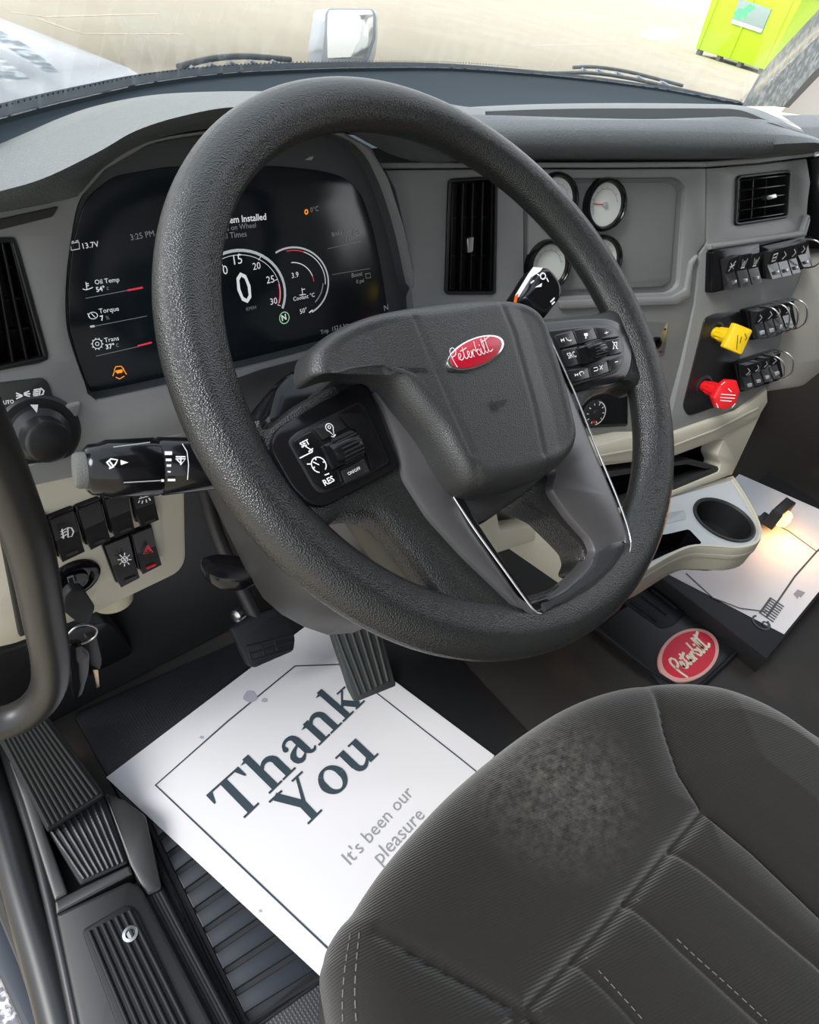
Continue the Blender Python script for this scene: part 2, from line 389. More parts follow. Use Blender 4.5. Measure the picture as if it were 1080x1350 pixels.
# --- brow
arch_px = [(-110, 300), (-60, 290), (0, 279), (60, 268), (102, 257), (138, 220), (200, 185), (290, 168), (385, 166), (450, 172), (492, 192), (520, 205), (560, 214), (620, 214)]
K0 = [SP.hit(p, .001) for p in arch_px]
def Yc(px_, Y): pl_ = YP(Y); return [pl_.hit(p) for p in px_]
lip = Yc([(-110, 290), (-60, 276), (0, 264), (60, 247), (130, 211), (180, 181), (240, 162), (310, 150), (400, 152), (480, 164), (535, 184), (575, 202), (605, 210), (640, 213)], .24)
lip2 = Yc([(-110, 278), (-60, 265), (0, 252), (60, 234), (130, 200), (180, 172), (240, 153), (310, 141), (400, 143), (480, 154), (540, 172), (580, 186), (610, 194), (640, 196)], .232)
mid = Yc([(-110, 262), (-60, 248), (0, 232), (60, 212), (130, 180), (180, 157), (240, 141), (310, 132), (400, 133), (480, 138), (540, 150), (580, 163), (610, 170), (640, 172)], .27)
top = Yc([(-110, 242), (-60, 224), (0, 205), (60, 180), (110, 158), (160, 141), (230, 127), (300, 122), (380, 121), (460, 123), (530, 128), (580, 135), (610, 140), (640, 143)], .335)
bk = [v + Vector((0, .05, -.012)) for v in top]; bk2 = [v + Vector((0, .08, -.06)) for v in top]
loft('cluster_brow', [K0, [a * .5 + b * .5 + Vector((0, 0, .002)) for a, b in zip(K0, lip)], lip, lip2, mid, top, bk, bk2], padmat, dash, n=90, ang=80)
# --- deck between pads and windscreen
dk = [ZP(.70).hit((x, y + 60)) for x, y in base_px]
deck2 = [ZP(.675).hit(p) for p in [(-160, 330), (-60, 290), (0, 268), (60, 250), (120, 236), (200, 222), (300, 210), (400, 200), (500, 195), (600, 190), (700, 190), (780, 190), (850, 195), (900, 195), (980, 200), (1100, 210)]]
loft('windscreen_deck', [deck2, [v + Vector((0, 0, -.006)) for v in wb], [v for v in wb], [v + Vector((0, .03, .0)) for v in wb], [v + Vector((0, .05, -.2)) for v in wb]], deckm, dash, n=60, ang=60)
# frit dots along the edge
V = []; Fc = []
cw = curve(wb, 240)
for i in range(8, 150):
    c = up(cw[i], .012) ; r = .0014; t_ = (cw[i + 1] - cw[i]).normalized(); f_ = Vector((0, -.54, .84)); b0 = len(V)
    V += [c + (t_ * math.cos(a) + f_ * math.sin(a)) * r for a in [k * math.pi / 3 for k in range(6)]]; Fc.append(tuple(range(b0, b0 + 6)))
fd = mk('frit_dots', V, Fc, deckm, dash, smooth=False); fd['kind'] = 'stuff'
# --- centre pad with recessed tray
bx = [540, 600, 660, 720, 790, 860, 930, 975, 1010, 1045, 1072, 1084]
def row(ys, h, pl_=CP): return [pl_.hit((x, y), h) for x, y in zip(bx, ys)]
def rz(ys, z, dx=0): return [ZP(z).hit((x + dx, y)) for x, y in zip(bx, ys)]
r0 = row([213, 213, 212, 212, 212, 212, 212, 210, 208, 205, 201, 199], -.01)
r1 = row([207, 207, 207, 207, 207, 207, 207, 206, 204, 201, 197, 195], .02)
r2 = row([193, 193, 192, 192, 192, 192, 193, 192, 191, 189, 188, 189], .034)
r3 = row([172, 172, 172, 172, 172, 173, 174, 175, 177, 179, 183, 187], .03)
r4 = row([158, 158, 158, 158, 158, 158, 159, 161, 166, 174, 181, 186], .014)
fy = [150, 151, 152, 154, 156, 157, 155, 154, 161, 172, 180, 185]
gy = [148, 148, 146, 144, 143, 143, 143, 145, 158, 171, 179, 184]
ry = [144, 142, 139, 137, 136, 136, 137, 139, 148, 166, 177, 183]
kk = [0, 0, .3, .8, 1, 1, 1, .6, .0, 0, 0, 0]
r5 = row(fy, .004)
zt = .775
g1 = row(gy, -.06); g0 = [a + Vector((0, .006 * k, -.018 * k)) for a, k in zip(r5, kk)]
g1b = [a + Vector((0, -.006 * k, -.02 * k)) for a, k in zip(g1, kk)]
r6 = row(ry, -.085)
r7 = [v + Vector((0, .03, -.03)) for v in r6]; r8 = [v + Vector((0, .05, -.08)) for v in r6]
loft('centre_pad', [r0, r1, r2, r3, r4, r5], padmat, dash, n=80, ang=70)
loft('pad_tray', [r5, g0, g1b, g1], material('smooth_vinyl_tray', (.13, .14, .145), .6), dash, n=80, ang=30)
loft('centre_pad_rear', [g1, r6, r7, r8], padmat, dash, n=80, ang=70)
# passenger end of the pad
pe = [[(1060, 150), (1100, 150), (1160, 160)], [(1068, 196), (1100, 205), (1160, 220)], [(1074, 215), (1100, 225), (1160, 240)]]
loft('passenger_pad', [[CP.hit(p, h) for p in r] for r, h in zip([[(1030, 152), (1090, 152), (1180, 160)], [(1055, 168), (1090, 168), (1180, 175)], [(1080, 200), (1100, 200), (1180, 215)], [(1084, 330), (1100, 335), (1180, 350)]], (-.08, -.03, .0, -.03))], padmat, dash, n=12)
# --- centre fascia
prism('trim_rail', CP, [(500, 214), (640, 214), (790, 214), (932, 213), (932, 220), (790, 221), (640, 221), (505, 222)], -.02, .006, plastic, dash, .0015)
prism('trim_rail', RP, [(933, 213), (1000, 208), (1075, 199), (1075, 206), (1000, 215), (933, 220)], -.02, .006, plastic, dash, .0015)
vent_h = rnd([(591, 236), (656, 232), (653, 388), (586, 388)], 7)
gau_h = rnd([(691, 236), (892, 234), (905, 246), (896, 376), (884, 386), (742, 391), (691, 392)], 8)
cpo = [(508, 224), (640, 223), (790, 223), (931, 222), (930, 320), (921, 332), (915, 400), (899, 480), (884, 545), (870, 575), (800, 588), (740, 594), (560, 590), (552, 480), (545, 400), (533, 300), (521, 250)]
radio_h = rnd([(690, 525), (828, 520), (828, 560), (700, 568)], 4)
prism('centre_fascia', CP, cpo, -.03, 0, plastic, dash, .0015, holes=[vent_h, gau_h])
prism('gauge_board', CP, rnd([(691, 236), (892, 234), (905, 246), (896, 376), (884, 386), (742, 391), (691, 392)], 8), -.03, -.008, material('grained_gauge_board', (.16, .165, .16), .55, bump=('noise', 500, .4, .0006)), dash, 0)
prism('gauge_board_plate', CP, rnd([(697, 241), (880, 240), (893, 250), (884, 370), (874, 378), (748, 383), (697, 384)], 6), -.0085, -.004, material('grained_gauge_plate', (.17, .175, .17), .55, bump=('noise', 420, .5, .0007)), dash, .0015)
prism('fascia_ledge', CP, rnd([(738, 397), (888, 391), (905, 382), (912, 345), (922, 335), (915, 352), (911, 392), (893, 402), (740, 408)], 3), -.001, .006, plastic, dash, .002)
prism('radio_bay', CP, rnd([(745, 520), (828, 516), (828, 562), (750, 566)], 4), -.001, .002, gloss, dash, .001)
# --- switch fascia
rv_h = rnd([(971, 232), (1042, 224), (1038, 287), (968, 298)], 5)
rpo = [(934, 222), (1000, 217), (1064, 209), (1069, 240), (1066, 262), (1062, 312), (1061, 345), (1046, 388), (1032, 440), (1022, 490), (1012, 517), (940, 552), (888, 572), (886, 545), (901, 480), (917, 400), (924, 334), (933, 320)]
prism('switch_fascia', RP, rpo, -.03, 0, plastic, dash, .0015, holes=[rv_h])
prism('fascia_ridge', RP, rnd([(938, 322), (1060, 304), (1068, 282), (1070, 290), (1064, 312), (938, 330)], 2), -.001, .008, plastic, dash, .003)
prism('knob_recess', RP, rnd([(930, 419), (945, 413), (990, 410), (976, 470), (958, 532), (908, 549), (901, 536)], 6), 0, .002, semi, dash, .001)
prism('cream_end_cap', RP, rnd([(1046, 388), (1064, 350), (1110, 320), (1110, 470), (1060, 510), (1012, 517), (1022, 490), (1032, 440)], 5), -.05, -.004, material('beige_end_cap', (.34, .32, .28), .5), dash, .006)
prism('dark_end_edge', RP, rnd([(1066, 208), (1100, 200), (1100, 330), (1068, 312), (1070, 262)], 3), -.05, -.006, gloss, dash, .003)
# --- cream trim under fascia
ct = [(560, 606), (740, 590), (787, 587), (830, 576), (886, 572), (935, 555), (975, 543), (1013, 512), (1014, 530), (1001, 552), (946, 580), (886, 603), (830, 609), (775, 613), (740, 616), (560, 640)]
prism('cream_trim_band', RP, ct, -.03, .008, cream, dash, .005)
prism('cream_groove_shade', RP, [(740, 604), (787, 601), (830, 593), (886, 588), (946, 565), (1001, 537), (1001, 540), (946, 568), (886, 591), (830, 596), (787, 604), (740, 607)], 0, .0095, material('cream_painted_shade', (.48, .44, .35), .5), dash, .0008)  # groove shade painted on as a thin strip of darker cream
cfo = [(600, 640), (740, 612), (886, 598), (946, 575), (1004, 546), (973, 612), (966, 626), (850, 668), (740, 702), (640, 735), (600, 690)]
cfh = rnd([(650, 640), (740, 622), (800, 614), (886, 603), (948, 580), (955, 580), (946, 600), (951, 612), (948, 622), (890, 646), (810, 672), (730, 690), (660, 700)], 3)
prism('cubby_frame', RP, cfo, -.03, .004, cream, dash, .003, holes=[cfh])
# cubby box behind
cb = [RP.loc(p, -.02) for p in [(630, 640), (740, 612), (960, 572), (970, 612), (800, 690), (650, 715)]]
V = [RP.w(q, -.02) for q in cb] + [RP.w(q, -.16) for q in cb]; nb = len(cb)
mk('cubby_box', V, [(i, (i + 1) % nb, nb + (i + 1) % nb, nb + i) for i in range(nb)] + [tuple(range(nb, 2 * nb))], blackm, dash, smooth=False)
prism('cubby_shelf_edge', RP, rnd([(800, 622), (900, 608), (912, 606), (950, 616), (946, 621), (905, 612), (800, 630)], 1), -.03, .0, plastic2, dash, .001)
prism('cubby_liner', RP, rnd([(800, 668), (886, 640), (946, 616), (951, 620), (890, 646), (810, 672)], 1), -.02, .002, plastic2, dash, .001)
# ================================================================ STEERING WHEEL
WC = WPL.P
whl = thing('steering_wheel', 'large black leather steering wheel with satin V spokes and red oval badge', 'steering wheel', WC)
R0_, r0_ = .2085, .0176
V = []; Fc = []; NU, NV = 180, 28
for i in range(NU):
    a = 2 * math.pi * i / NU            # 0 = right (3 o'clock), ccw
    dg = math.degrees(a)
    def bump(c, wd): 
        d = (dg - c + 180) % 360 - 180; return math.exp(-(d / wd) ** 2)
    k = .0025 * (bump(165, 22) + bump(15, 22)) + .0045 * bump(270, 55)
    for j in range(NV):
        b = 2 * math.pi * j / NV
        rr = r0_ * (1 + .06 * math.cos(2 * b))
        x = math.cos(b) * rr; z = math.sin(b) * rr
        if x < 0: x -= k * abs(math.cos(b)) ; z *= 1 - .12 * k / .0045
        # thumb groove on the inner top
        z -= .0016 * math.exp(-((math.degrees(b) - 138) / 16) ** 2)
        V.append(WPL.w(((R0_ + x) * math.cos(a), (R0_ + x) * math.sin(a)), z))
for i in range(NU):
    for j in range(NV): Fc.append((i * NV + j, ((i + 1) % NU) * NV + j, ((i + 1) % NU) * NV + (j + 1) % NV, i * NV + (j + 1) % NV))
mk('rim', V, Fc, leather, whl, ang=180)
# leather spoke bodies
Ls = rnd([(322, 548), (352, 562), (395, 527), (440, 505), (478, 486), (520, 540), (560, 620), (640, 735), (706, 806), (668, 828), (625, 822), (598, 806), (580, 780), (546, 735), (510, 690), (494, 676), (470, 676), (446, 682), (434, 696), (405, 690), (350, 640)], [8, 10, 20, 20, 10, 10, 10, 10, 10, 10, 16, 16, 12, 20, 20, 12, 16, 12, 10, 8, 8], 4)
prism('spoke_cover', WPL, Ls, -.020, .0075, leather, whl, .008)
# smoother under-face of the lower left spoke
prism('spoke_back', WPL, rnd([(470, 672), (500, 668), (560, 740), (608, 800), (596, 812), (560, 790), (520, 742), (488, 700)], 8), -.034, -.012, semi, whl, .006)
Rs = rnd([(700, 420), (730, 414), (765, 412), (800, 408), (830, 395), (858, 420), (868, 500), (848, 512), (832, 500), (808, 508), (780, 524), (766, 548), (756, 560), (735, 520)], [6, 14, 14, 14, 10, 10, 10, 14, 14, 16, 16, 10, 6, 6], 4)
prism('spoke_cover', WPL, Rs, -.020, .0075, leather, whl, .008)
Rb = rnd([(680, 650), (720, 626), (740, 640), (764, 678), (790, 708), (798, 725), (792, 745), (777, 757), (767, 752), (773, 737), (769, 723), (753, 706), (727, 680), (692, 662)], 5)
prism('spoke_cover', WPL, Rb, -.022, .004, leather, whl, .003)
# satin V trim
vo = rnd([(480, 492), (508, 540), (527, 590), (533, 630), (566, 682), (614, 735), (655, 774), (684, 802), (700, 811), (714, 812), (750, 804), (790, 780), (818, 752), (833, 724), (832, 704), (817, 660), (787, 590), (757, 515), (730, 455), (714, 424), (600, 430)], [2, 10, 10, 10, 10, 10, 10, 10, 6, 8, 14, 14, 14, 12, 12, 10, 10, 10, 10, 4, 10], 3)
vh = rnd([(600, 640), (625, 690), (697, 797), (722, 788), (748, 772), (770, 752), (783, 738), (786, 724), (780, 710), (753, 680), (727, 643), (735, 620), (690, 600), (640, 600)], [8, 6, 4, 8, 10, 8, 5, 5, 8, 10, 10, 6, 10, 10], 4)
prism('spoke_trim', WPL, vo, -.004, .0125, satin, whl, .0065, holes=[vh])
# inner black flank of the trim and polished lower bow
prism('trim_flank', WPL, [(596, 652), (606, 648), (630, 688), (700, 793), (722, 785), (727, 797), (706, 806)], .002, .0133, gloss, whl, .0012)
prism('lower_bow', WPL, rnd([(710, 801), (724, 791), (750, 777), (773, 757), (786, 742), (790, 726), (804, 714), (829, 708), (828, 724), (812, 749), (785, 775), (748, 797), (714, 805)], 5, 3), .002, .0142, material('polished_dark_metal', (.07, .07, .075), .22, metal=.6), whl, .005)
tube('bright_edge', [WPL.hit(p, .0125) for p in [(598, 655), (625, 697), (662, 748), (700, 800), (711, 809), (722, 808), (750, 801), (790, 778), (818, 750), (831, 726), (830, 704), (816, 662), (787, 592), (757, 517), (730, 457), (718, 430)]], .0009, chrome, whl, seg=8, n=90)
# hub pad
pad_px = [(404, 500), (400, 476), (408, 458), (434, 438), (480, 418), (540, 406), (600, 399), (655, 398), (690, 405), (712, 424), (726, 462), (740, 505), (751, 550), (756, 580), (748, 604), (725, 625), (690, 640), (655, 648), (626, 651), (606, 643), (588, 618), (566, 580), (540, 545), (518, 515), (502, 500), (474, 488), (436, 492)]
base_o = rnd([(440, 490), (500, 440), (700, 425), (735, 470), (762, 560), (764, 590), (740, 612), (700, 648), (640, 690), (622, 694), (605, 668), (560, 590), (500, 520)], 12)
prism('hub_shroud', WPL, base_o, -.045, .012, blackm, whl, .006)
Lc = [Vector(WPL.loc(p, .035)) for p in [(543, 425), (566, 480), (600, 560), (618, 600)]]
Rc = [Vector(WPL.loc(p, .035)) for p in [(655, 400), (672, 440), (700, 540), (712, 600)]]
def seg_d(p, L):
    b = 9
    sgn = 1
    for a, c in zip(L[:-1], L[1:]):
        t = max(0, min(1, (p - a).dot(c - a) / (c - a).length_squared)); q = a + (c - a) * t; d = (p - q).length
        if d < b: b = d; sgn = 1 if (c - a).cross(p - a) > 0 else -1
    return b, sgn
def padh(u, v):
    p = Vector((u, v)); d1, s1 = seg_d(p, Lc); d2, s2 = seg_d(p, Rc); h = 0
    h -= .004 * min(1, d2 / .02) if s2 > 0 else 0
    h -= .005 * min(1, d1 / .035) if s1 < 0 else 0
    h -= .0016 * math.exp(-(d2 / .0022) ** 2) + .0010 * math.exp(-(d1 / .0022) ** 2)
    return h
dome('hub_pad', WPL, pad_px, padlea, whl, hb=.012, ht=.040, rings=56, edge=.016, hfun=padh, n=260, power=2.4)
# upper rear flank of the pad
# badge
HP = Pl(WPL.w((0, 0), .0405), n=WPL.n, u=WPL.u)
el = [HP.loc(p) for p in [(591.5, 472.6), (661.5, 457.8), (630, 445), (617, 487)]]
c_ = Vector(((el[0][0] + el[1][0]) / 2, (el[0][1] + el[1][1]) / 2)); A_ = (Vector(el[1]) - Vector(el[0])) / 2; B_ = (Vector(el[2]) - Vector(el[3])) / 2
ell = lambda k: [tuple(c_ + A_ * (math.cos(t) * k) + B_ * (math.sin(t) * k)) for t in [2 * math.pi * i / 48 for i in range(48)]]
prism('badge_rim', HP, ell(1.05), -.004, .0012, chrome, whl, .0006, local=True)
bd = prism('badge', HP, ell(.95), -.003, .0016, redm, whl, .0004, local=True)
bd['label'] = 'red oval enamel badge with silver script'
# script lettering, unit frame 0..10 x 0..4
SCRIPT = [
 [(.9, .1), (.75, .9), (.7, 1.8), (.75, 2.7), (1.0, 3.2), (1.6, 3.4), (2.0, 3.0), (1.9, 2.4), (1.4, 2.0), (.8, 1.9)],
 [(1.9, 1.3), (2.5, 1.6), (2.7, 2.0), (2.4, 2.2), (2.1, 1.8), (2.1, 1.2), (2.5, 1.0), (3.0, 1.3), (3.4, 1.8)],
 [(3.6, 3.0), (3.35, 2.0), (3.3, 1.3), (3.6, 1.0), (4.0, 1.3)], [(2.9, 2.5), (3.7, 2.6), (4.4, 2.8)],
 [(4.0, 1.3), (4.5, 1.7), (4.6, 2.1), (4.3, 2.2), (4.1, 1.7), (4.2, 1.2), (4.6, 1.0), (4.9, 1.4), (5.1, 2.1)],
 [(5.1, 2.1), (5.2, 1.0)], [(5.2, 1.5), (5.5, 2.1), (5.9, 2.1), (6.0, 1.8)],
 [(6.5, 3.5), (6.3, 2.6), (6.2, 1.5), (6.4, 1.0), (6.9, 1.1), (7.0, 1.7), (6.7, 2.1), (6.3, 1.8)],
 [(7.3, 2.1), (7.25, 1.2), (7.6, 1.0), (7.9, 1.4)], [(7.3, 2.6), (7.36, 2.75)],
 [(7.9, 1.4), (8.3, 2.6), (8.35, 3.6), (8.1, 3.7), (7.95, 2.6), (8.05, 1.3), (8.4, 1.0), (8.7, 1.4)],
 [(9.1, 3.7), (8.9, 2.6), (8.85, 1.4), (9.1, 1.1), (9.8, 1.4)], [(8.1, 3.1), (9.0, 3.3), (10.2, 3.7)]]
def script(name, pl, o, x, mat, par, h, wd, asp=1.):
    fm = frame(pl, o, x, h, asp)
    return strokes(name, pl, [[(p.x, p.y) for p in curve([(a / 10., b / 10.) for a, b in ln], 14)] for ln in SCRIPT], wd, mat, par, h, mt=fm)
script('badge_script', HP, (598, 486), (655, 470), material('silver_script', (.7, .6, .6), .5), bd, .0019, .0007, .95)
# horn symbol moulded into the pad
HH = Pl(WPL.w((0, 0), .0395), n=WPL.n, u=WPL.u)
polys('horn_symbol', HH, [[(646, 529), (649, 528), (656, 542), (653, 543)], [(651, 530), (668, 526), (669, 528), (664, 533), (655, 538)]], blackm, whl, .0014)
# --- switch pods
def z3(p): return (340 + p[0] / 4.909, 520 + p[1] / 4.909)
def z4(p): return (640 + p[0] / 4.909, 330 + p[1] / 4.909)
lo = rnd([(356, 590), (362, 566), (420, 530), (474, 503), (486, 506), (508, 558), (529, 612), (520, 620), (430, 668), (410, 666), (385, 642)], [12, 14, 10, 8, 8, 8, 6, 6, 14, 10, 12], 4)
prism('pod_bezel', WPL, lo, .002, .0115, gloss, whl, .0025)
li = rnd([z3(p) for p in [(190, 300), (250, 240), (660, 40), (715, 100), (860, 440), (740, 510), (430, 645), (370, 620)]], [8, 8, 6, 8, 6, 8, 12, 10], 4)
prism('pod_panel', WPL, li, .004, .0125, semi, whl, .0012)
def btn(pts, h=.0145, f=z3, mat=semi, bev=.0008, r=2.): return prism('button', WPL, rnd([f(p) for p in pts], r, 3), .01, h, mat, whl, bev)
b1 = btn([(222, 305), (340, 225), (420, 310), (440, 405), (530, 500), (550, 580), (440, 615), (375, 570)], mat=gloss, r=4)
b2 = btn([(360, 212), (508, 135), (580, 215), (425, 296)])
b3 = btn([(535, 492), (690, 412), (728, 500), (572, 578)])
b4 = btn([(520, 122), (655, 60), (720, 120), (845, 425), (737, 492), (705, 395), (640, 232), (592, 212)], mat=gloss)
prism('thumb_wheel_bezel', WPL, rnd([z3(p) for p in [(412, 325), (632, 222), (705, 382), (492, 488)]], 4), .012, .0175, gloss, whl, .002)
def roller(a, b, h, wd, f):
    A = WPL.hit(f(a), h); B = WPL.hit(f(b), h); ax = B - A; L = ax.length
    rl = lathe('thumb_wheel', A, ax, [(.0, 0), (wd * .8, 0), (wd, L * .15), (wd, L * .85), (wd * .8, L), (0, L)], gloss, whl, seg=24)
    axn = ax.normalized(); u = WPL.n; v = axn.cross(u)
    for k in range(9):
        t = math.radians(-70 + 140 * k / 8.); d = u * math.cos(t) + v * math.sin(t)
        tube('ridge', [A + axn * (L * .2) + d * wd, A + axn * (L * .9) + d * wd], .0006, blackm, rl, seg=6, n=2)
roller((470, 400), (645, 315), .0135, .0085, z3)
txt('marking', 'RES', WPL, z3((436, 592)), z3((500, 558)), white, b1, .0147, bold=.02)
txt('marking', 'SET', WPL, z3((285, 345)), z3((340, 318)), white, b1, .0147, 1.1, bold=.03)
strokes('marking', WPL, [[z3((300, 330)), z3((355, 365))], [z3((330, 370)), z3((356, 350))], [z3((272, 412)), z3((352, 372))], [z3((434, 522)), z3((460, 512))]], .0007, white, b1, .0147)
ccf = frame(WPL, z3((395, 455)), z3((435, 435)), .0147)
strokes('marking', WPL, [arc((0, 0), 1, -60, 240, 18), [(0, 0), (-.5, .6)], [(-.9, -.1), (-.7, 0)], [(0, .9), (0, .7)], [(.9, 0), (.7, .05)], [(-1.4, .7), (-.9, .5)]], .0007, white, b1, .0147, mt=ccf)
txt('marking', 'ON/OFF', WPL, z3((588, 524)), z3((668, 484)), white, b3, .0147)
pf = frame(WPL, z3((468, 222)), z3((490, 212)), .0147)
strokes('marking', WPL, [arc((0, .3), .95, 230, -50, 16) + [(0, -1.9), (-.55, -.4)], arc((0, .4), .35, 0, 360, 10), [(-.7, -1.7), (-.3, -2.0), (.5, -1.7)]], .0005, white, b2, .0147, mt=pf)
ro = rnd([z4(p) for p in [(358, 462), (600, 440), (820, 432), (900, 480), (945, 590), (962, 700), (930, 815), (860, 850), (575, 915)]], [4, 8, 14, 14, 12, 12, 14, 10, 4], 4)
prism('pod_bezel', WPL, ro, .002, .0115, gloss, whl, .0025)
ri = rnd([z4(p) for p in [(410, 515), (690, 482), (820, 482), (880, 520), (905, 640), (890, 740), (860, 790), (565, 880)]], [4, 8, 10, 10, 8, 8, 8, 4], 4)
prism('pod_panel', WPL, ri, .004, .0125, semi, whl, .0012)
def rb(pts, **k): return btn(pts, f=z4, **k)
c1 = rb([(452, 548), (563, 516), (598, 608), (490, 634)]); c2 = rb([(573, 513), (698, 495), (728, 573), (606, 606)])
c3 = rb([(706, 495), (800, 498), (850, 520), (872, 560), (740, 576)]); c4 = rb([(497, 642), (598, 622), (634, 733), (532, 756)])
c5 = rb([(772, 582), (878, 566), (888, 664), (802, 680)]); c6 = rb([(537, 775), (662, 754), (680, 828), (572, 852)])
c7 = rb([(668, 750), (788, 716), (804, 788), (690, 826)]); c8 = rb([(797, 706), (893, 672), (885, 735), (860, 765), (812, 788)])
prism('thumb_wheel_bezel', WPL, rnd([z4(p) for p in [(598, 622), (735, 580), (768, 698), (645, 738)]], 4), .012, .0175, gloss, whl, .002)
roller((640, 672), (748, 640), .0135, .0085, z4)
txt('marking', 'SRC', WPL, z4((540, 702)), z4((592, 688)), white, c4, .0147, 1.1)
strokes('marking', WPL, [[z4((772, 537)), z4((796, 530))], [z4((781, 524)), z4((787, 544))]], .0006, white, c3, .0147)
strokes('marking', WPL, [[z4((840, 724)), z4((858, 719))]], .0007, white, c8, .0147)
strokes('marking', WPL, [[z4((490, 575)), z4((494, 592))], [z4((494, 583)), z4((506, 578))], [z4((506, 570)), z4((511, 588))], [z4((520, 566)), z4((530, 580)), z4((548, 586)), z4((556, 580))]], .0008, white, c1, .0147)
polys('marking', WPL, [[z4(p) for p in [(638, 538), (662, 534), (664, 552), (655, 556), (654, 572), (647, 572), (648, 556), (640, 552)]]], white, c2, .0147)
strokes('marking', WPL, [[z4((835, 598)), z4((830, 635))], [z4((852, 594)), z4((848, 632))], [z4((835, 598)), z4((852, 594))], [z4((822, 590)), z4((858, 640))], [z4((826, 638)), z4((832, 634))], [z4((846, 636)), z4((851, 630))]], .0008, white, c5, .0147)
strokes('marking', WPL, [[z4((580, 800)), z4((582, 815))], [z4((584, 808)), z4((596, 803))], [z4((596, 797)), z4((599, 812))], [z4((606, 802)), z4((612, 788)), z4((630, 784)), z4((638, 798))], [z4((612, 800)), z4((618, 812))]], .0007, white, c6, .0147)
strokes('marking', WPL, [[z4((702, 762)), z4((725, 756)), z4((730, 768)), z4((724, 778)), z4((704, 782))], [z4((738, 746)), z4((760, 770))], [z4((742, 772)), z4((758, 742))]], .0006, white, c7, .0147)
# ================================================================ STEERING COLUMN
colm = thing('steering_column', 'dark grey plastic steering column shroud behind the wheel, sloping into the footwell', 'steering column', (0, .17, .45))
def sec(h, wx, v0, v1, r=.3):
    L = rnd([(-wx, v0), (wx, v0), (wx, v1), (-wx, v1)], min(wx, (v1 - v0) / 2) * .8, 5)
    return [WPL.w(p, h) for p in L]
def shell(name, secs, mat):
    n = len(secs[0]); V = [v for s in secs for v in s]; Fc = []
    for k in range(len(secs) - 1):
        for i in range(n): Fc.append((k * n + i, k * n + (i + 1) % n, (k + 1) * n + (i + 1) % n, (k + 1) * n + i))
    Fc.append(tuple(range(n))); Fc.append(tuple(range((len(secs) - 1) * n + n - 1, (len(secs) - 1) * n - 1, -1)))
    return mk(name, V, Fc, mat, colm, ang=50)
shell('upper_shroud', [sec(-.035, .05, -.045, .03), sec(-.05, .062, -.06, .035), sec(-.09, .072, -.07, .038), sec(-.14, .08, -.085, .04), sec(-.19, .08, -.09, .045)], semi)
shell('lower_shroud', [sec(-.12, .08, -.09, .01), sec(-.15, .10, -.13, .03), sec(-.20, .115, -.17, .06), sec(-.26, .12, -.18, .12), sec(-.32, .11, -.16, .17)], plastic2)
tube('column_shaft', [WPL.w((0, 0), -.03), WPL.w((0, 0), -.34), WPL.w((.0, .0), -.5)], .02, semi, colm, seg=16)
prism('upper_cowl', Pl(WPL.w((0, 0), -.05), n=WPL.n, u=WPL.u), rnd([(350, 555), (362, 505), (390, 482), (440, 470), (500, 470), (500, 560), (420, 575), (372, 575)], 14), -.09, 0, gloss, colm, .01)
lv = prism('tilt_lever', ZP(.365), rnd([(262, 735), (285, 728), (330, 732), (346, 742), (343, 756), (318, 768), (292, 766), (272, 755)], 8), -.01, .004, gloss, colm, .004)
lv['label'] = 'glossy black tilt release paddle'
# ================================================================ INSTRUMENT CLUSTER
clu = thing('instrument_cluster', 'dark digital instrument display with round dials behind the steering wheel', 'instrument display', SP.w((0, -.1), -.02))
ring_o = [tuple(v) for v in curve(scr_px, 90, True)]
sc_px = [(128, 526), (116, 511), (101, 470), (91, 430), (90, 380), (96, 322), (112, 262), (150, 232), (220, 220), (300, 217), (370, 219), (425, 225), (457, 234), (478, 258), (493, 305), (505, 365), (513, 420), (400, 462), (260, 497)]
sc_o = rnd(sc_px, [18, 14, 8, 8, 8, 8, 18, 14, 10, 10, 10, 12, 14, 12, 8, 8, 6, 2, 2], 4)
# hood tunnel between fascia edge and display
ringm = material('dark_satin_display_surround', (.05, .056, .06), .42)
A0 = [SP.hit(p, -.002) for p in ring_o]; A1 = [SP.hit(p, -.022) + SP.n * 0 for p in ring_o]
a1 = inset([SP.loc(p, 0) for p in ring_o], .003); A1 = [SP.w(q, -.02) for q in a1]
n_ = len(A0)
mk('surround_rim', A0 + A1, [(i, (i + 1) % n_, n_ + (i + 1) % n_, n_ + i) for i in range(n_)], ringm, clu)
prism('surround', SP, ring_o, -.030, -.0195, ringm, clu, 0)
prism('display', SP, sc_o, -.025, -.0185, screen, clu, .0006)
H = -.0181
def T(s, p0, p1, m=wemit, **k): return txt('display_text', s, SP, p0, p1, m, clu, H, **k)
def L(lines, w=.0006, m=wemit, **k): return strokes('display_line', SP, lines, w, m, clu, H, **k)
T('13.7V', (110, 328), (131, 325)); T('3:25 PM', (173, 317), (204, 311), m=gemit)
L([[(93, 321), (104, 319), (105, 328), (94, 330), (93, 321)], [(94, 319), (97, 318)], [(100, 318), (103, 317)]], .0006)
def z6(x, y): return (60 + x / 4.5, 260 + y / 4.5)
T('Oil Temp', z6(295, 518), z6(440, 500)); T('54\u00b0', z6(304, 562), z6(355, 553), bold=.02); T('c', z6(365, 551), z6(378, 549), m=gemit)
T('Torque', z6(320, 690), z6(437, 673)); T('7', z6(330, 733), z6(350, 728), bold=.02); T('%', z6(360, 727), z6(380, 724), m=gemit)
T('Trans', z6(352, 862), z6(437, 847)); T('37\u00b0', z6(360, 902), z6(412, 893), bold=.02); T('c', z6(420, 890), z6(436, 887), m=gemit)
L([[z6(238, 600), z6(490, 552)], [z6(265, 770), z6(600, 705)], [z6(300, 943), z6(550, 886)]], .0005, gemit)
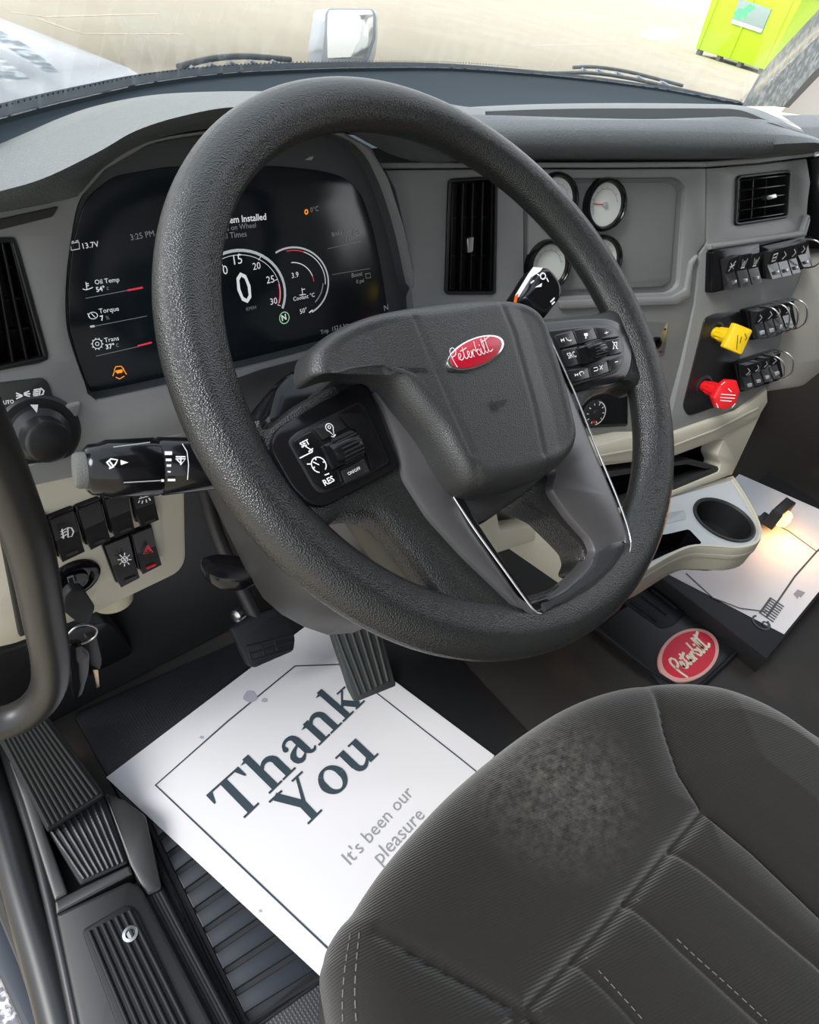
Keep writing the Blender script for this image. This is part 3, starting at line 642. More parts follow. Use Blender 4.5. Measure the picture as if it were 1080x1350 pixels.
L([[z6(490, 552), z6(575, 536)], [z6(550, 882), z6(628, 862)]], .0016, remit)
L([[z6(268, 768), z6(288, 765)]], .0016)
L([[z6(222, 545), z6(240, 550), z6(262, 543), z6(280, 535)], [z6(240, 505), z6(246, 548)], [z6(240, 515), z6(255, 512)], [z6(242, 527), z6(256, 524)]], .0007)
L([arc(z6(282, 702), 6, 0, 360, 14, 4.5), [z6(250, 690), z6(262, 712)], [z6(272, 690), z6(294, 712)]], .0006)
L([arc(z6(307, 870), 6.3, 0, 360, 18), arc(z6(307, 870), 2.4, 0, 360, 10)] + [[(z6(307, 870)[0] + 6.3 * math.cos(t), z6(307, 870)[1] + 6.3 * math.sin(t)), (z6(307, 870)[0] + 8 * math.cos(t), z6(307, 870)[1] + 8 * math.sin(t))] for t in [k * math.pi / 5 for k in range(10)]], .0006)
L([[z6(408, 1025), z6(418, 1005), z6(450, 1003), z6(466, 1022)], [z6(400, 1060), z6(410, 1030), z6(430, 1045)], [z6(480, 1050), z6(464, 1025), z6(450, 1040)], [z6(418, 1068), z6(440, 1078), z6(466, 1062)]], .0009, oemit)
polys('warning_lamp', SP, [[z6(415, 1028), z6(458, 1020), z6(450, 1042), z6(425, 1045)]], oemit, clu, H)
def z1(x, y): return (270 + x / 3.724, 180 + y / 3.724)
T('System Installed', z1(60, 432), z1(303, 408), bold=.015); T('Hands on Wheel', z1(40, 470), z1(252, 447), m=gemit); T('at All Times', z1(40, 510), z1(207, 490), m=gemit)
T('0\u00b0C', z1(520, 373), z1(560, 365), m=gemit)
L([arc(z1(499, 370), 2, 0, 360, 8, 3)], .0014, oemit)
c1_ = z1(150, 760)
def E(c, rx, ry, a0, a1, n=30, tilt=-12):
    o = []
    for k in range(n):
        a = math.radians(a0 + (a1 - a0) * k / (n - 1)); x, y = rx * math.cos(a), ry * math.sin(a); t = math.radians(tilt)
        o.append((c[0] + x * math.cos(t) - y * math.sin(t), c[1] + x * math.sin(t) + y * math.cos(t)))
    return o
cc = (316, 388)
dial = [strokes('dial_ring', SP, [E(cc, 60, 58, -200, 30)], .0028, material('dial_ring_grey', (.3, .32, .33), .3, emit=((.55, .6, .62), .25)), clu, H)]
L([E(cc, 54, 52, -190, 25)], .0005, wemit)
L([E(cc, 53, 51, -2, 28)], .0013, remit)
for s_, a, b in (('10', (290, 363), (301, 361)), ('15', (309, 349), (320, 347)), ('20', (334, 356), (344, 354)), ('25', (352, 374), (362, 372)), ('30', (357, 402), (366, 400)), ('0', (318, 402), (335, 396))):
    T(s_, a, b, m=wemit, **({'ys': 1.25, 'bold': .0} if s_ == '0' else {}))
L([[(314, 338), (315, 334)], [(341, 343), (344, 338)], [(362, 370), (366, 368)], [(366, 402), (370, 403)], [(295, 352), (292, 348)]], .0006)
T('KM/H', (325, 410), (338, 407), m=gemit)
c2_ = (388, 372)
strokes('dial_ring', SP, [E(c2_, 45, 46, -110, 70)], .0018, bpy.data.materials['dial_ring_grey'], clu, H)
L([E(c2_, 41, 42, -60, 15)], .0008); L([E(c2_, 41, 42, -92, -60)], .0009, remit); L([E(c2_, 38, 38, 15, 55)], .0014, gemit)
L([E((388, 374), 26, 28, -85, -10)], .0009); L([E((388, 374), 26, 28, -10, 5)], .0009, remit)
T('3.9', (385, 367), (394, 365)); T('Coolant \u00b0C', (387, 397), (415, 391)); T('50\u00b0', (396, 414), (405, 411))
L([[(398, 380), (399, 388)], [(395, 389), (403, 388)], [(398, 382), (402, 381)]], .0008)
L([[(408, 412), (412, 409)]], .0014)
nl = frame(SP, (375, 419), (382, 418), H)
L([arc((0, 0), .9, 0, 360, 18)], .0010, material('lit_green_pixels', (.1, .25, .1), .5, emit=((.4, .8, .5), .3)), mt=nl)
T('N', (372, 423), (378, 421), bold=.03)
T('Brake App', (438, 312), (463, 306), m=gemit); T('0 psi', (455, 318), (466, 315), m=gemit); L([arc((470, 306), 4.5, 0, 360, 12), [(467, 309), (473, 303)]], .0006, gemit)
T('Boost', (464, 366), (478, 363), m=gemit); T('0 psi', (470, 374), (480, 372), m=gemit); L([[(482, 361), (488, 360), (489, 366), (483, 367), (482, 361)]], .0006, gemit)
L([[(432, 328), (476, 318)], [(438, 362), (488, 354)]], .0004, gemit)
T('Trip  152.6 km', (423, 441), (460, 430), m=gemit); T('N', (507, 410), (512, 408), m=gemit)
for p in ((190, 229), (408, 209)):
    q = [(p[0] - 6, p[1] + 2), (p[0], p[1] - 2), (p[0] + 6, p[1] - 3), (p[0] + 3, p[1] + 2)]
    polys('turn_arrow', SP, [q], greyp, clu, -.0192)
# ================================================================ AIR VENTS
def vent(label, pl, op, slats, vertical, n, cross, depth=.02, tabp=None, grp=None):
    c = ctr(op); t = thing('air_vent', label, 'air vent', pl.hit(c), grp)
    o_ = rnd(op, 6); 
    oi = [pl.loc(p, 0) for p in o_]; ii = inset(oi, .0035)
    prism('frame', pl, oi, -.006, .0025, semi, t, .001, holes=[ii], local=True)
    L_ = inset(oi, .001); nn = len(L_)
    mk('duct', [pl.w(q, -.002) for q in L_] + [pl.w(q, -.045) for q in L_], [(i, (i + 1) % nn, nn + (i + 1) % nn, nn + i) for i in range(nn)] + [tuple(range(nn, 2 * nn))], blackm, t, smooth=False)
    a, b, cc_, d = [Vector(pl.loc(p, 0)) for p in op]     # TL TR BR BL
    def lp(u, v): return (a * (1 - u) + b * u) * (1 - v) + (d * (1 - u) + cc_ * u) * v
    for k in range(n):
        f = (k + .5) / n
        p, q = (lp(f, .04), lp(f, .96)) if vertical else (lp(.04, f), lp(.96, f))
        e = (q - p).normalized(); m_ = Vector((-e.y, e.x)) * .0009
        prism('slat', pl, [tuple(p + m_), tuple(p - m_), tuple(q - m_), tuple(q + m_)], -.014, .0005, gloss, t, .0005, local=True)
    for k in range(cross):
        f = (k + 1) / (cross + 1.)
        p, q = (lp(.03, f), lp(.97, f)) if vertical else (lp(f, .03), lp(f, .97))
        e = (q - p).normalized(); m_ = Vector((-e.y, e.x)) * .0008
        prism('cross_slat', pl, [tuple(p + m_), tuple(p - m_), tuple(q - m_), tuple(q + m_)], -.026, -.016, semi, t, 0, local=True)
    if tabp:
        tabo = prism('tab', pl, rnd(tabp, 2), -.004, .007, steel, t, .001)
    return t
vent('tall black air vent with vertical slats left of the digital display', SP, [(-40, 316), (19, 312), (64, 474), (-30, 494)], 0, True, 5, 3, grp=None)
vent('tall black air vent with vertical slats between the display and the gauges', CP, [(591, 236), (656, 232), (653, 388), (586, 388)], 0, True, 5, 2, tabp=[(616, 314), (625, 312), (624, 332), (617, 334)])
vent('small black air vent with horizontal slats above the switch banks', RP, [(971, 232), (1042, 224), (1038, 287), (968, 298)], 0, False, 5, 3, tabp=[(1012, 258), (1024, 255), (1025, 261), (1013, 264)])
# ================================================================ GAUGES
def gauge(label, c, r, face, needle=None):
    o = CP.hit(c, -.004); t = thing('round_gauge', label, 'gauge', o, 'round gauges on the centre fascia')
    lathe('bezel', o, CP.n, [(r + .001, -.003), (r + .001, .006), (r - .001, .011), (r - .003, .0115), (r - .005, .009), (r - .0055, .004)], gloss, t, 48, cap=False)
    f = lathe('dial', o, CP.n, [(r - .004, .002), (r - .004, .004), (0, .004)], face, t, 48)
    pl = Pl(o, n=CP.n, u=CP.u)
    tk = []
    for k in range(9):
        a = math.radians(215 - 250 * k / 8. * .8); rr = r * .62
        tk.append([(rr * math.cos(a), rr * math.sin(a)), (rr * 1.12 * math.cos(a), rr * 1.12 * math.sin(a))])
    aa = [math.radians(215 - 200 * k / 20.) for k in range(21)]
    strokes('scale', pl, tk + [[(r * .6 * math.cos(a), r * .6 * math.sin(a)) for a in aa]], .0007, inkg, f, .0044, mt=lambda p: p)
    if needle is not None:
        a = math.radians(needle); strokes('needle', pl, [[(0, 0), (r * .6 * math.cos(a), r * .6 * math.sin(a))]], .0012, redp, t, .0052, mt=lambda p: p)
        lathe('needle_hub', o, CP.n, [(.0035, .004), (.0035, .0062), (0, .0066)], greyp, t, 16)
    return t
gface = material('pale_gauge_face', (.62, .64, .60), .3, coat=.5)
gauge('round gauge with pale face and red needle, upper right of the gauge group', (795, 270), .031, gface, 180)
gauge('round gauge with pale face beside the gear stalk tip, lower left of the gauge group', (721, 350), .031, gface, None)
gauge('round gauge mostly hidden by the wheel rim, upper left of the gauge group', (730, 264), .031, gface, 170)
gauge('round gauge mostly hidden by the wheel rim, lower right of the gauge group', (790, 343), .031, gface, None)
rd = thing('radio_panel', 'gloss black panel with small white-marked round dial seen under the right switch pod', 'control panel', CP.hit((785, 545)))
prism('panel_face', CP, rnd([(752, 522), (826, 518), (826, 560), (756, 564)], 3), .0, .005, gloss, rd, .001)
o = CP.hit((783, 544), .005)
lathe('dial', o, CP.n, [(.020, 0), (.020, .003), (.018, .004), (.006, .004), (.005, .009), (0, .009)], blackm, rd, 32)
pl = Pl(o, n=CP.n, u=CP.u)
strokes('markings', pl, [[(.013 * math.cos(a), .013 * math.sin(a)), (.0155 * math.cos(a), .0155 * math.sin(a))] for a in [k * math.pi / 5 for k in range(10)]] + [[(.0175 * math.cos(a), .0175 * math.sin(a)) for a in [math.radians(-80 + 10 * k) for k in range(17)]]], .0012, white, rd, .0044, mt=lambda p: p)
polys('red_mark', pl, [[(-.002, -.015), (.003, -.015), (.003, -.011), (-.002, -.011)]], redp, rd, .0046, mt=lambda p: p)
sv = thing('power_outlet', 'brushed steel socket plate half hidden right of the wheel rim', 'outlet', CP.hit((868, 448)))
prism('plate', CP, rnd([(850, 424), (881, 425), (876, 468), (850, 470)], 2), 0, .003, steel, sv, .0008)
lathe('socket', CP.hit((864, 452), .003), CP.n, [(.009, 0), (.009, .004), (.006, .005), (.005, 0)], gloss, sv, 24)
for p in ((877, 434), (871, 464)): lathe('screw', CP.hit(p, .003), CP.n, [(.0018, 0), (.0016, .001), (0, .0012)], blackm, sv, 10)
# ================================================================ ROCKER SWITCHES (right)
def zr(p): return (920 + p[0] / 4.819, 280 + p[1] / 4.819)
HB = .016
def bank(label_base, pts):
    return prism(label_base, RP, rnd([zr(p) for p in pts], 3), -.002, .012, gloss, dash, .002)
bank('switch_bezel', [(100, 250), (140, 235), (395, 195), (410, 440), (90, 515)]); bank('switch_bezel', [(408, 215), (640, 165), (700, 175), (735, 345), (420, 425)])
bank('switch_bezel', [(310, 620), (600, 548), (635, 740), (345, 815)]); bank('switch_bezel', [(240, 960), (515, 872), (550, 1060), (275, 1145)])
shiny = material('glossy_rocker_plastic', (.03, .03, .032), .12, coat=.8)
def rocker(pts, label, grp, mark, guard=False, wht=False):
    P = [zr(p) for p in pts]                  # TL TR BR BL
    a, b, c, d = [Vector(RP.loc(p, .022)) for p in P]
    t = thing('rocker_switch', label, 'switch', RP.hit(ctr(P), .012), grp)
    m1, m2 = a.lerp(d, .5), b.lerp(c, .5)
    def bx(name, q, hs, mat, par):
        V = [RP.w(x, .008) for x in q] + [RP.w(x, h) for x, h in zip(q, hs)]
        return mk(name, V, [(3, 2, 1, 0), (4, 5, 6, 7), (0, 1, 5, 4), (1, 2, 6, 5), (2, 3, 7, 6), (3, 0, 4, 7)], mat, par, smooth=False)
    g = .0006
    bx('lower_half', [m1, m2, c, d], [.0165, .0165, .022, .022], shiny, t)
    up_ = bx('upper_half', [a, b, m2, m1], [.026, .026, .0165, .0165], shiny, t)
    pu = RP
    e = (b - a); f = (d - a)
    fm = lambda p: tuple(a + e * p[0] + f * p[1])
    hh = .0225
    if mark == 'box': ln = [[(.3, .15), (.7, .15), (.7, .4), (.3, .4), (.3, .15)], [(.3, .28), (.7, .28)]]
    elif mark == 'x': ln = [[(.25, .15), (.75, .42)], [(.75, .15), (.25, .42)], [(.25, .28), (.75, .28)]]
    elif mark == 'w': ln = [[(.25, .15), (.4, .4), (.5, .2), (.6, .4), (.75, .15)], [(.3, .42), (.7, .42)]]
    else: ln = [[(.3, .15), (.7, .3), (.35, .42)]]
    sl = (.026 - .0165)
    V = []; Fc = []
    for l_ in ln:
        for p, q in zip(l_[:-1], l_[1:]):
            p2, q2 = Vector(fm(p)), Vector(fm(q)); tt = (q2 - p2).normalized(); n2 = Vector((-tt.y, tt.x)) * .0007; b0 = len(V)
            for (pp, k) in ((p2 + n2, p), (p2 - n2, p), (q2 - n2, q), (q2 + n2, q)): V.append(RP.w(pp, .026 - sl * (k[1] / .5) + .0006))
            Fc.append((b0, b0 + 3, b0 + 2, b0 + 1))
    mk('marking', V, Fc, white, up_, smooth=False)
    q = [Vector(fm(p)) for p in ((.3, .76), (.7, .76), (.7, .88), (.3, .88))]
    prism('indicator_lens', RP, [tuple(x) for x in q], .017, .0228, creamd if wht else steel, t, .0004, local=True)
    if guard:
        s = b + (b - a) * .15; e_ = c + (c - d) * .15
        gp = [RP.w(s.lerp(e_, -.05), .012), RP.w(s.lerp(e_, .0), .034), RP.w(s.lerp(e_, .25), .043), RP.w(s.lerp(e_, .7), .040), RP.w(s.lerp(e_, .98), .028), RP.w(s.lerp(e_, 1.1), .012)]
        tube('guard_wire', gp, .0012, steel, t, seg=8, n=24)
    return t
G = 'rocker switches on the right switch fascia'
tops = ['left end', 'second from the left', 'third from the left', 'fourth from the left', 'fifth from the left', 'sixth from the left']
T1 = [([(185, 300), (250, 272), (262, 480), (205, 492)], 'x', 0), ([(265, 270), (326, 258), (340, 463), (275, 478)], 'w', 0), ([(340, 263), (400, 250), (410, 445), (350, 460)], 'w', 0), ([(455, 250), (520, 225), (535, 410), (475, 425)], 'box', 0), ([(527, 225), (580, 210), (598, 398), (540, 410)], 'v', 0), ([(590, 210), (640, 195), (655, 380), (605, 392)], 'v', 0)]
for k, (p, m_, g_) in enumerate(T1): rocker(p, 'black rocker switch, %s in the top bank under the small vent' % tops[k], G, m_, False)
rocker([(645, 195), (692, 180), (722, 342), (675, 352)], 'wire-guarded rocker switch at the right end of the top bank', G, 'v', True)
M2 = [[(370, 630), (425, 610), (440, 790), (390, 805)], [(435, 605), (490, 590), (500, 775), (450, 790)], [(495, 590), (540, 575), (560, 750), (510, 765)], [(550, 575), (600, 560), (615, 735), (570, 745)]]
B2 = [[(295, 970), (350, 955), (360, 1115), (310, 1135)], [(360, 950), (405, 940), (420, 1090), (370, 1105)], [(415, 925), (455, 915), (480, 1070), (430, 1080)], [(460, 910), (515, 890), (530, 1050), (485, 1060)]]
on = ['first', 'second', 'third', 'fourth']
for k, p in enumerate(M2): rocker(p, 'wire-guarded rocker switch, %s from the left in the bank beside the yellow knob' % on[k], G, 'v', True, True)
for k, p in enumerate(B2): rocker(p, ('wire-guarded' if k > 1 else 'black') + ' rocker switch, %s from the left in the bank beside the red knob' % on[k], G, 'v', k > 1, True)
# ================================================================ BRAKE VALVE KNOBS
def knob(label, col, foot, head, hp, name, h=.05):
    m_ = material(name, col, .3, coat=.3)
    A = RP.hit(foot); t = thing('brake_valve', label, 'knob', A)
    hc = RP.hit(head, h)
    # head disc faces the driver's side
    ax = (hc - A).normalized()
    pl = Pl(A, n=ax, u=Vector((1, 0, 0)) - ax * ax.x)
    lathe('collar', A, ax, [(.017, -.004), (.017, .004), (.013, .006), (.012, .004)], blackm, t, 28)
    D = (hc - A).length
    st = lathe('stem', A, ax, [(.0085, 0), (.0095, D * .3), (.0115, D * .55), (.0125, D - .004)], m_, t, 24)
    for k in range(12):
        a_ = k * math.pi / 6; d = (pl.u * math.cos(a_) + pl.v * math.sin(a_))
        tube('rib', [A + ax * (D * .25) + d * .0095, A + ax * (D - .004) + d * .0125], .001, m_, st, seg=6, n=2)
    P = Pl(hc, n=(ax + (CAM - hc).normalized() * .8).normalized(), u=(1, 0, 0))
    P.u = (P.u - P.n * P.u.dot(P.n)).normalized(); P.v = P.n.cross(P.u)
    hd = prism('head', P, rnd(hp, 3 if len(hp) == 4 else 1), -.009, .003, m_, t, .0025)
    return t, P
t, P = knob('yellow square push-pull parking brake knob above the red knob', (.85, .55, .01), (941, 438), (974, 447), [zr(p) for p in [(240, 703), (354, 750), (282, 908), (163, 860)]], 'yellow_knob_plastic')
strokes('lettering', P, [[zr((255, 780)), zr((248, 870))], [zr((278, 790)), zr((270, 830))], [zr((300, 770)), zr((312, 800)), zr((300, 812))]], .0011, blackm, t, .0034)
t, P = knob('red octagonal push-pull brake knob below the yellow knob', (.72, .01, .015), (926, 508), (958, 520), [zr(p) for p in [(188, 1066), (252, 1070), (272, 1140), (242, 1220), (178, 1255), (122, 1245), (98, 1180), (136, 1108)]], 'red_knob_plastic')
strokes('lettering', P, [[zr((150, 1155)), zr((240, 1162))], [zr((145, 1175)), zr((235, 1182))], [zr((145, 1195)), zr((215, 1200))], [zr((195, 1120)), zr((215, 1140))], [zr((150, 1095)), zr((172, 1078))], [zr((120, 1215)), zr((130, 1240))], [zr((218, 1240)), zr((238, 1215))]], .0012, white, t, .0034)
# ================================================================ HEADLIGHT KNOB
def z7(p): return (p[0] / 2.936, 500 + p[1] / 2.936)
hl = thing('headlight_switch', 'round black headlight knob with white pointer left of the wheel', 'switch', SP.hit((45, 565)))
prism('switch_plate', SP, rnd([(-60, 512), (58, 498), (66, 508), (76, 545), (70, 560), (-60, 588)], 6), -.002, .002, plastic2, hl, .001)
lathe('knob_dish', SP.hit(z7((150, 205))), SP.n, [(.034, -.003), (.034, .001), (.031, .004), (.024, .0045), (.022, .001)], semi, hl, 40)
kb = lathe('knob', SP.hit(z7((150, 205)), .002), SP.n, [(.025, 0), (.0235, .008), (.0185, .012), (.018, .027), (.015, .029), (0, .0285)], semi, hl, 48)
polys('pointer', SP, [[z7(p) for p in [(116, 98), (148, 98), (143, 130)]]], white, hl, .0125)
strokes('marking', SP, [[z7(p) for p in [(158, 35), (170, 45), (166, 58), (152, 62), (156, 36)]], [z7((150, 38)), z7((132, 42))], [z7((148, 46)), z7((130, 50))], [z7((147, 54)), z7((129, 58))], [z7((146, 61)), z7((130, 66))]], .0013, white, hl, .0025)
strokes('marking', SP, [[z7((64, 54)), z7((84, 62))], [z7((64, 64)), z7((86, 64))], [z7((64, 75)), z7((84, 66))], [z7((112, 46)), z7((94, 54))], [z7((116, 56)), z7((94, 57))], [z7((114, 66)), z7((94, 60))]], .0012, white, hl, .0025)
txt('marking', 'AUTO', SP, z7((0, 100)), z7((55, 92)), white, hl, .0025, 1.2, bold=.03)
# ================================================================ LOWER LEFT ROCKERS
def rock2(pts, label, mk_=None, col=None):
    P = [z7(p) for p in pts]; q = [Vector(LPL.loc(p, .014)) for p in P]; a, b, c, d = q
    t = thing('rocker_switch', label, 'switch', LPL.hit(ctr(P)), 'rocker switches on the cream lower panel')
    V = [LPL.w(x, .002) for x in q] + [LPL.w(x, h) for x, h in zip([a, b, b.lerp(c, .45), a.lerp(d, .45)], [.016, .016, .010, .010])]
    prism('switch_body', LPL, rnd([tuple(x) for x in inset([tuple(v) for v in q], -.0008)], .003), .0, .008, gloss, t, .0015, local=True)
    q2 = [Vector(x) for x in inset([tuple(v) for v in q], .001)]
    if area([tuple(v) for v in q]) < 0: pass
    a, b, c, d = q2; m1, m2 = a.lerp(d, .5), b.lerp(c, .5)
    V = [LPL.w(x, .006) for x in (a, b, m2, c, d, m1)] + [LPL.w(x, h) for x, h in zip((a, b, m2, c, d, m1), (.010, .010, .0115, .017, .017, .0115))]
    r = mk('rocker', V, [(6, 7, 8, 11), (11, 8, 9, 10), (0, 1, 7, 6), (1, 2, 8, 7), (2, 3, 9, 8), (3, 4, 10, 9), (4, 5, 11, 10), (5, 0, 6, 11)], semi, t, smooth=False)
    fm = lambda p: tuple(a + (b - a) * p[0] + (d - a) * p[1])
    if mk_: 
        strokes('marking', LPL, [[z7(p) for p in l_] for l_ in mk_], .0013, col or white, r, .0145 if mk_ is not tri else .0145)
    qq = [fm(p) for p in ((.25, .86), (.75, .86), (.75, .9), (.25, .9))]
    prism('lens', LPL, qq, .012, .0175, blackm if col is None else redp, t, 0, local=True)
    return t
fog = [[(262, 575), (276, 575), (285, 590), (278, 608), (264, 612), (262, 575)], [(256, 578), (236, 590)], [(257, 588), (237, 600)], [(258, 600), (238, 612)], [(240, 580), (246, 616)]]
lamp = [[(540, 462), (575, 452)], [(545, 455), (556, 448), (570, 450)], [(540, 470), (536, 478)], [(552, 470), (550, 480)], [(565, 466), (568, 476)], [(576, 460), (582, 468)]]
sunm = [[(482 + 12 * math.cos(a), 698 + 12 * math.sin(a)) for a in [k * math.pi / 6 for k in range(13)]]] + [[(482 + 17 * math.cos(a), 698 + 17 * math.sin(a)), (482 + 26 * math.cos(a), 698 + 26 * math.sin(a))] for a in [k * math.pi / 4 for k in range(8)]] + [[(476, 690), (488, 706)], [(476, 704), (488, 692)]]
tri = [[(572, 642), (556, 676), (592, 670), (572, 642)], [(573, 652), (566, 668), (582, 666), (573, 652)]]
rock2([(150, 560), (186, 545), (222, 700), (200, 716)], 'black rocker switch partly hidden behind the grab handle on the cream panel')
rock2([(196, 560), (296, 520), (328, 660), (234, 705)], 'black rocker switch with white fog lamp symbol on the cream panel', fog)
rock2([(306, 518), (398, 482), (428, 615), (344, 658)], 'blank black rocker switch just right of the fog lamp switch')
rock2([(410, 480), (506, 445), (520, 575), (440, 612)], 'blank black rocker switch left of the dome lamp switch')
rock2([(516, 450), (602, 425), (614, 538), (540, 570)], 'black rocker switch with white dome lamp symbol, right end of the upper row', lamp)
rock2([(408, 655), (508, 615), (540, 762), (462, 803)], 'black rocker switch with white sun-shaped symbol in the lower row', sunm)
rock2([(516, 612), (596, 580), (625, 712), (546, 752)], 'black rocker switch with red hazard triangle', tri, redp)
# ================================================================ IGNITION AND KEYS
ig = thing('ignition_lock', 'round black ignition lock below the fog lamp switch', 'ignition lock', LPL.hit((100, 760)))
io = LPL.hit(z7((285, 765)), .002)
lathe('lock_ring', io, LPL.n, [(.026, -.003), (.026, .004), (.023, .007), (.018, .0075), (.017, .003), (.013, .003), (.012, .008), (.008, .0085), (0, .0085)], gloss, ig, 40)
kr = thing('key_bunch', 'bunch of black-headed keys hanging from the ignition on a steel ring', 'keys', LPL.hit((105, 800), .02))
KP = Pl(LPL.w((0, 0), .034), 0, -3)
def zk(p): return z7(p)
prism('key_blade', KP, [zk(p) for p in [(262, 770), (285, 762), (300, 830), (280, 836)]], -.012, -.010, steel, kr, .0004)
prism('key_head', KP, rnd([zk(p) for p in [(275, 815), (325, 812), (372, 885), (345, 955), (300, 945), (245, 900), (250, 845)]], 4), -.004, .005, rubbers, kr, .0025)
rg = [KP.hit(zk(p), .0) for p in [(250, 1010), (285, 965), (330, 950), (372, 965), (368, 995), (330, 1020), (280, 1030)]]
tube('key_ring', rg, .0011, steel, kr, seg=8, n=40, closed=True)
prism('spare_key_head', KP, rnd([zk(p) for p in [(330, 1000), (375, 990), (398, 1090), (388, 1130), (352, 1110)]], 4), -.012, -.005, blackm, kr, .002)
prism('spare_key_blade', KP, [zk(p) for p in [(360, 1125), (380, 1125), (386, 1190), (375, 1196)]], -.009, -.0075, material('brass_key', (.55, .4, .25), .3, metal=1), kr, .0003)
prism('key_fob', KP, rnd([zk(p) for p in [(265, 1040), (320, 1030), (350, 1060), (345, 1140), (320, 1225), (285, 1245), (275, 1150)]], 5), -.006, .004, gloss, kr, .002)
prism('key_fob', KP, rnd([zk(p) for p in [(250, 1050), (290, 1060), (300, 1130), (270, 1180), (245, 1150)]], 5), -.016, -.008, semi, kr, .002)
br = tag(lathe('cream_bushing', LPL.hit(z7((425, 815)), -.03), (0, -.1, -1), [(.026, -.015), (.027, 0), (.024, .012), (.024, .016), (.020, .02), (.0, .02)], material('yellowed_plastic_cap', (.5, .47, .33), .4), None, 32), 'round yellowed plastic cap beneath the cream switch panel', 'cap')
# ================================================================ CUP HOLDER TRAY
TZ = ZP(.28)
tray = thing('cup_holder_console', 'cream console shelf with round cup holder jutting out below the gauges', 'cup holder', TZ.hit((900, 690)))
to_px = [(700, 664), (760, 700), (850, 668), (967, 626), (985, 655), (1003, 688), (1006, 704), (1000, 718), (980, 725), (945, 724), (915, 722), (885, 735), (850, 757), (815, 776), (790, 783), (772, 770), (740, 735)]
toL = [TZ.loc(p, 0) for p in to_px]
to_s = [TZ.hit(p) for p in to_px]
outl = [tuple(v) for v in curve([TZ.loc(p, 0) for p in [(700, 664), (740, 668), (800, 664), (870, 650), (967, 626)]], 20)][:-1] + [tuple(v) for v in curve([TZ.loc(p, 0) for p in [(967, 626), (988, 658), (1004, 690), (1006, 706), (998, 718), (975, 724), (945, 722), (915, 722), (885, 734), (850, 755), (815, 776), (797, 783), (780, 776)]], 40)][:-1] + [tuple(v) for v in curve([TZ.loc(p, 0) for p in [(780, 776), (745, 728), (700, 664)]], 10)][:-1]
cupc = TZ.loc((956, 683), 0); cr_ = .0485
cupL = [(cupc[0] + cr_ * math.cos(2 * math.pi * k / 40), cupc[1] + cr_ * math.sin(2 * math.pi * k / 40)) for k in range(40)]
pocket = rnd([TZ.loc(p, 0) for p in [(770, 728), (830, 706), (880, 702), (910, 695), (928, 714), (905, 718), (880, 728), (845, 745), (805, 764), (790, 762)]], .006)
in_ = inset(outl if area(outl) > 0 else outl[::-1], .008)
prism('console_rim', TZ, outl, -.050, .0, cream, tray, .006, holes=[in_], local=True)
prism('console_rim_groove', TZ, inset(outl if area(outl) > 0 else outl[::-1], -.0012), -.022, -.014, cream, tray, .002, local=True, holes=[in_])
prism('console_top', TZ, inset(in_, -.0005), -.012, -.0045, creamd, tray, 0, local=True, holes=[cupL, pocket])
low = inset(outl if area(outl) > 0 else outl[::-1], .004)
V = [TZ.w(q, -.045) for q in low] + [TZ.w(tuple(Vector(cupc) * .35 + Vector(q) * .65), -.082) for q in low]; nl_ = len(low)
mk('console_belly', V, [(i, (i + 1) % nl_, nl_ + (i + 1) % nl_, nl_ + i)[::-1] for i in range(nl_)] + [tuple(range(2 * nl_ - 1, nl_ - 1, -1))], cream, tray)
cup = lathe('cup_well', TZ.w(cupc, 0), (0, 0, 1), [(cr_ + .003, -.006), (cr_ + .003, -.001), (cr_, -.0005), (cr_ - .003, -.003), (cr_ - .005, -.02), (cr_ - .006, -.046), (0, -.047)], blackm, tray, 48, cap=False)
pk = pocket if area(pocket) > 0 else pocket[::-1]; npk = len(pk)
mk('pocket_well', [TZ.w(q, -.004) for q in pk] + [TZ.w(q, -.04) for q in inset(pk, .004)], [(i, (i + 1) % npk, npk + (i + 1) % npk, npk + i) for i in range(npk)] + [tuple(range(npk, 2 * npk))], gloss, tray, smooth=False)
prism('label_recess', TZ, rnd([(838, 690), (880, 676), (903, 672), (905, 684), (880, 690), (846, 702)], 2), -.0045, -.0035, material('grey_tray_label', (.33, .35, .36), .4), tray, .0004)
# front wall linking console with the dash underside
prism('console_side', Pl(TZ.hit((700, 700)), 90, 0, n=(-1, 0, .12), u=(0, 1, 0)), [(600, 650), (700, 640), (745, 715), (795, 780), (795, 800), (742, 774), (657, 715), (625, 693)], -.02, .0, cream, tray, .003)
#prism('console_bottom', ZP(.23), [(600, 690), (660, 720), (790, 797), (835, 787), (900, 765), (950, 758), (960, 700), (700, 650)], -.004, 0, cream, tray, .003)
# ================================================================ FLOOR MATS
mat1 = thing('floor_mat', 'black rubber driver floor mat with a framed ribbed panel, under the Thank You paper', 'floor mat', (-.05, .05, .0))
MP = ZP(.0)
prism('mat_base', MP, rnd([(95, 940), (300, 850), (420, 790), (560, 790), (607, 870), (692, 960), (780, 1100), (520, 1460), (330, 1460), (262, 1290), (196, 1120), (150, 1040)], 10), .0, .008, rubber, mat1, .003)
insl = [(197, 1082), (300, 1000), (520, 1180), (418, 1287), (326, 1346), (262, 1236)]
prism('mat_panel', MP, rnd([(190, 1075), (300, 985), (540, 1180), (425, 1292), (322, 1360), (255, 1240)], 6), .006, .0095, rubbers, mat1, .001)
La = Vector(MP.loc((199, 1084), .01)); Lb = Vector(MP.loc((324, 1340), .01)); Ra = Vector(MP.loc((310, 1000), .01)); Rb_ = Vector(MP.loc((450, 1262), .01))
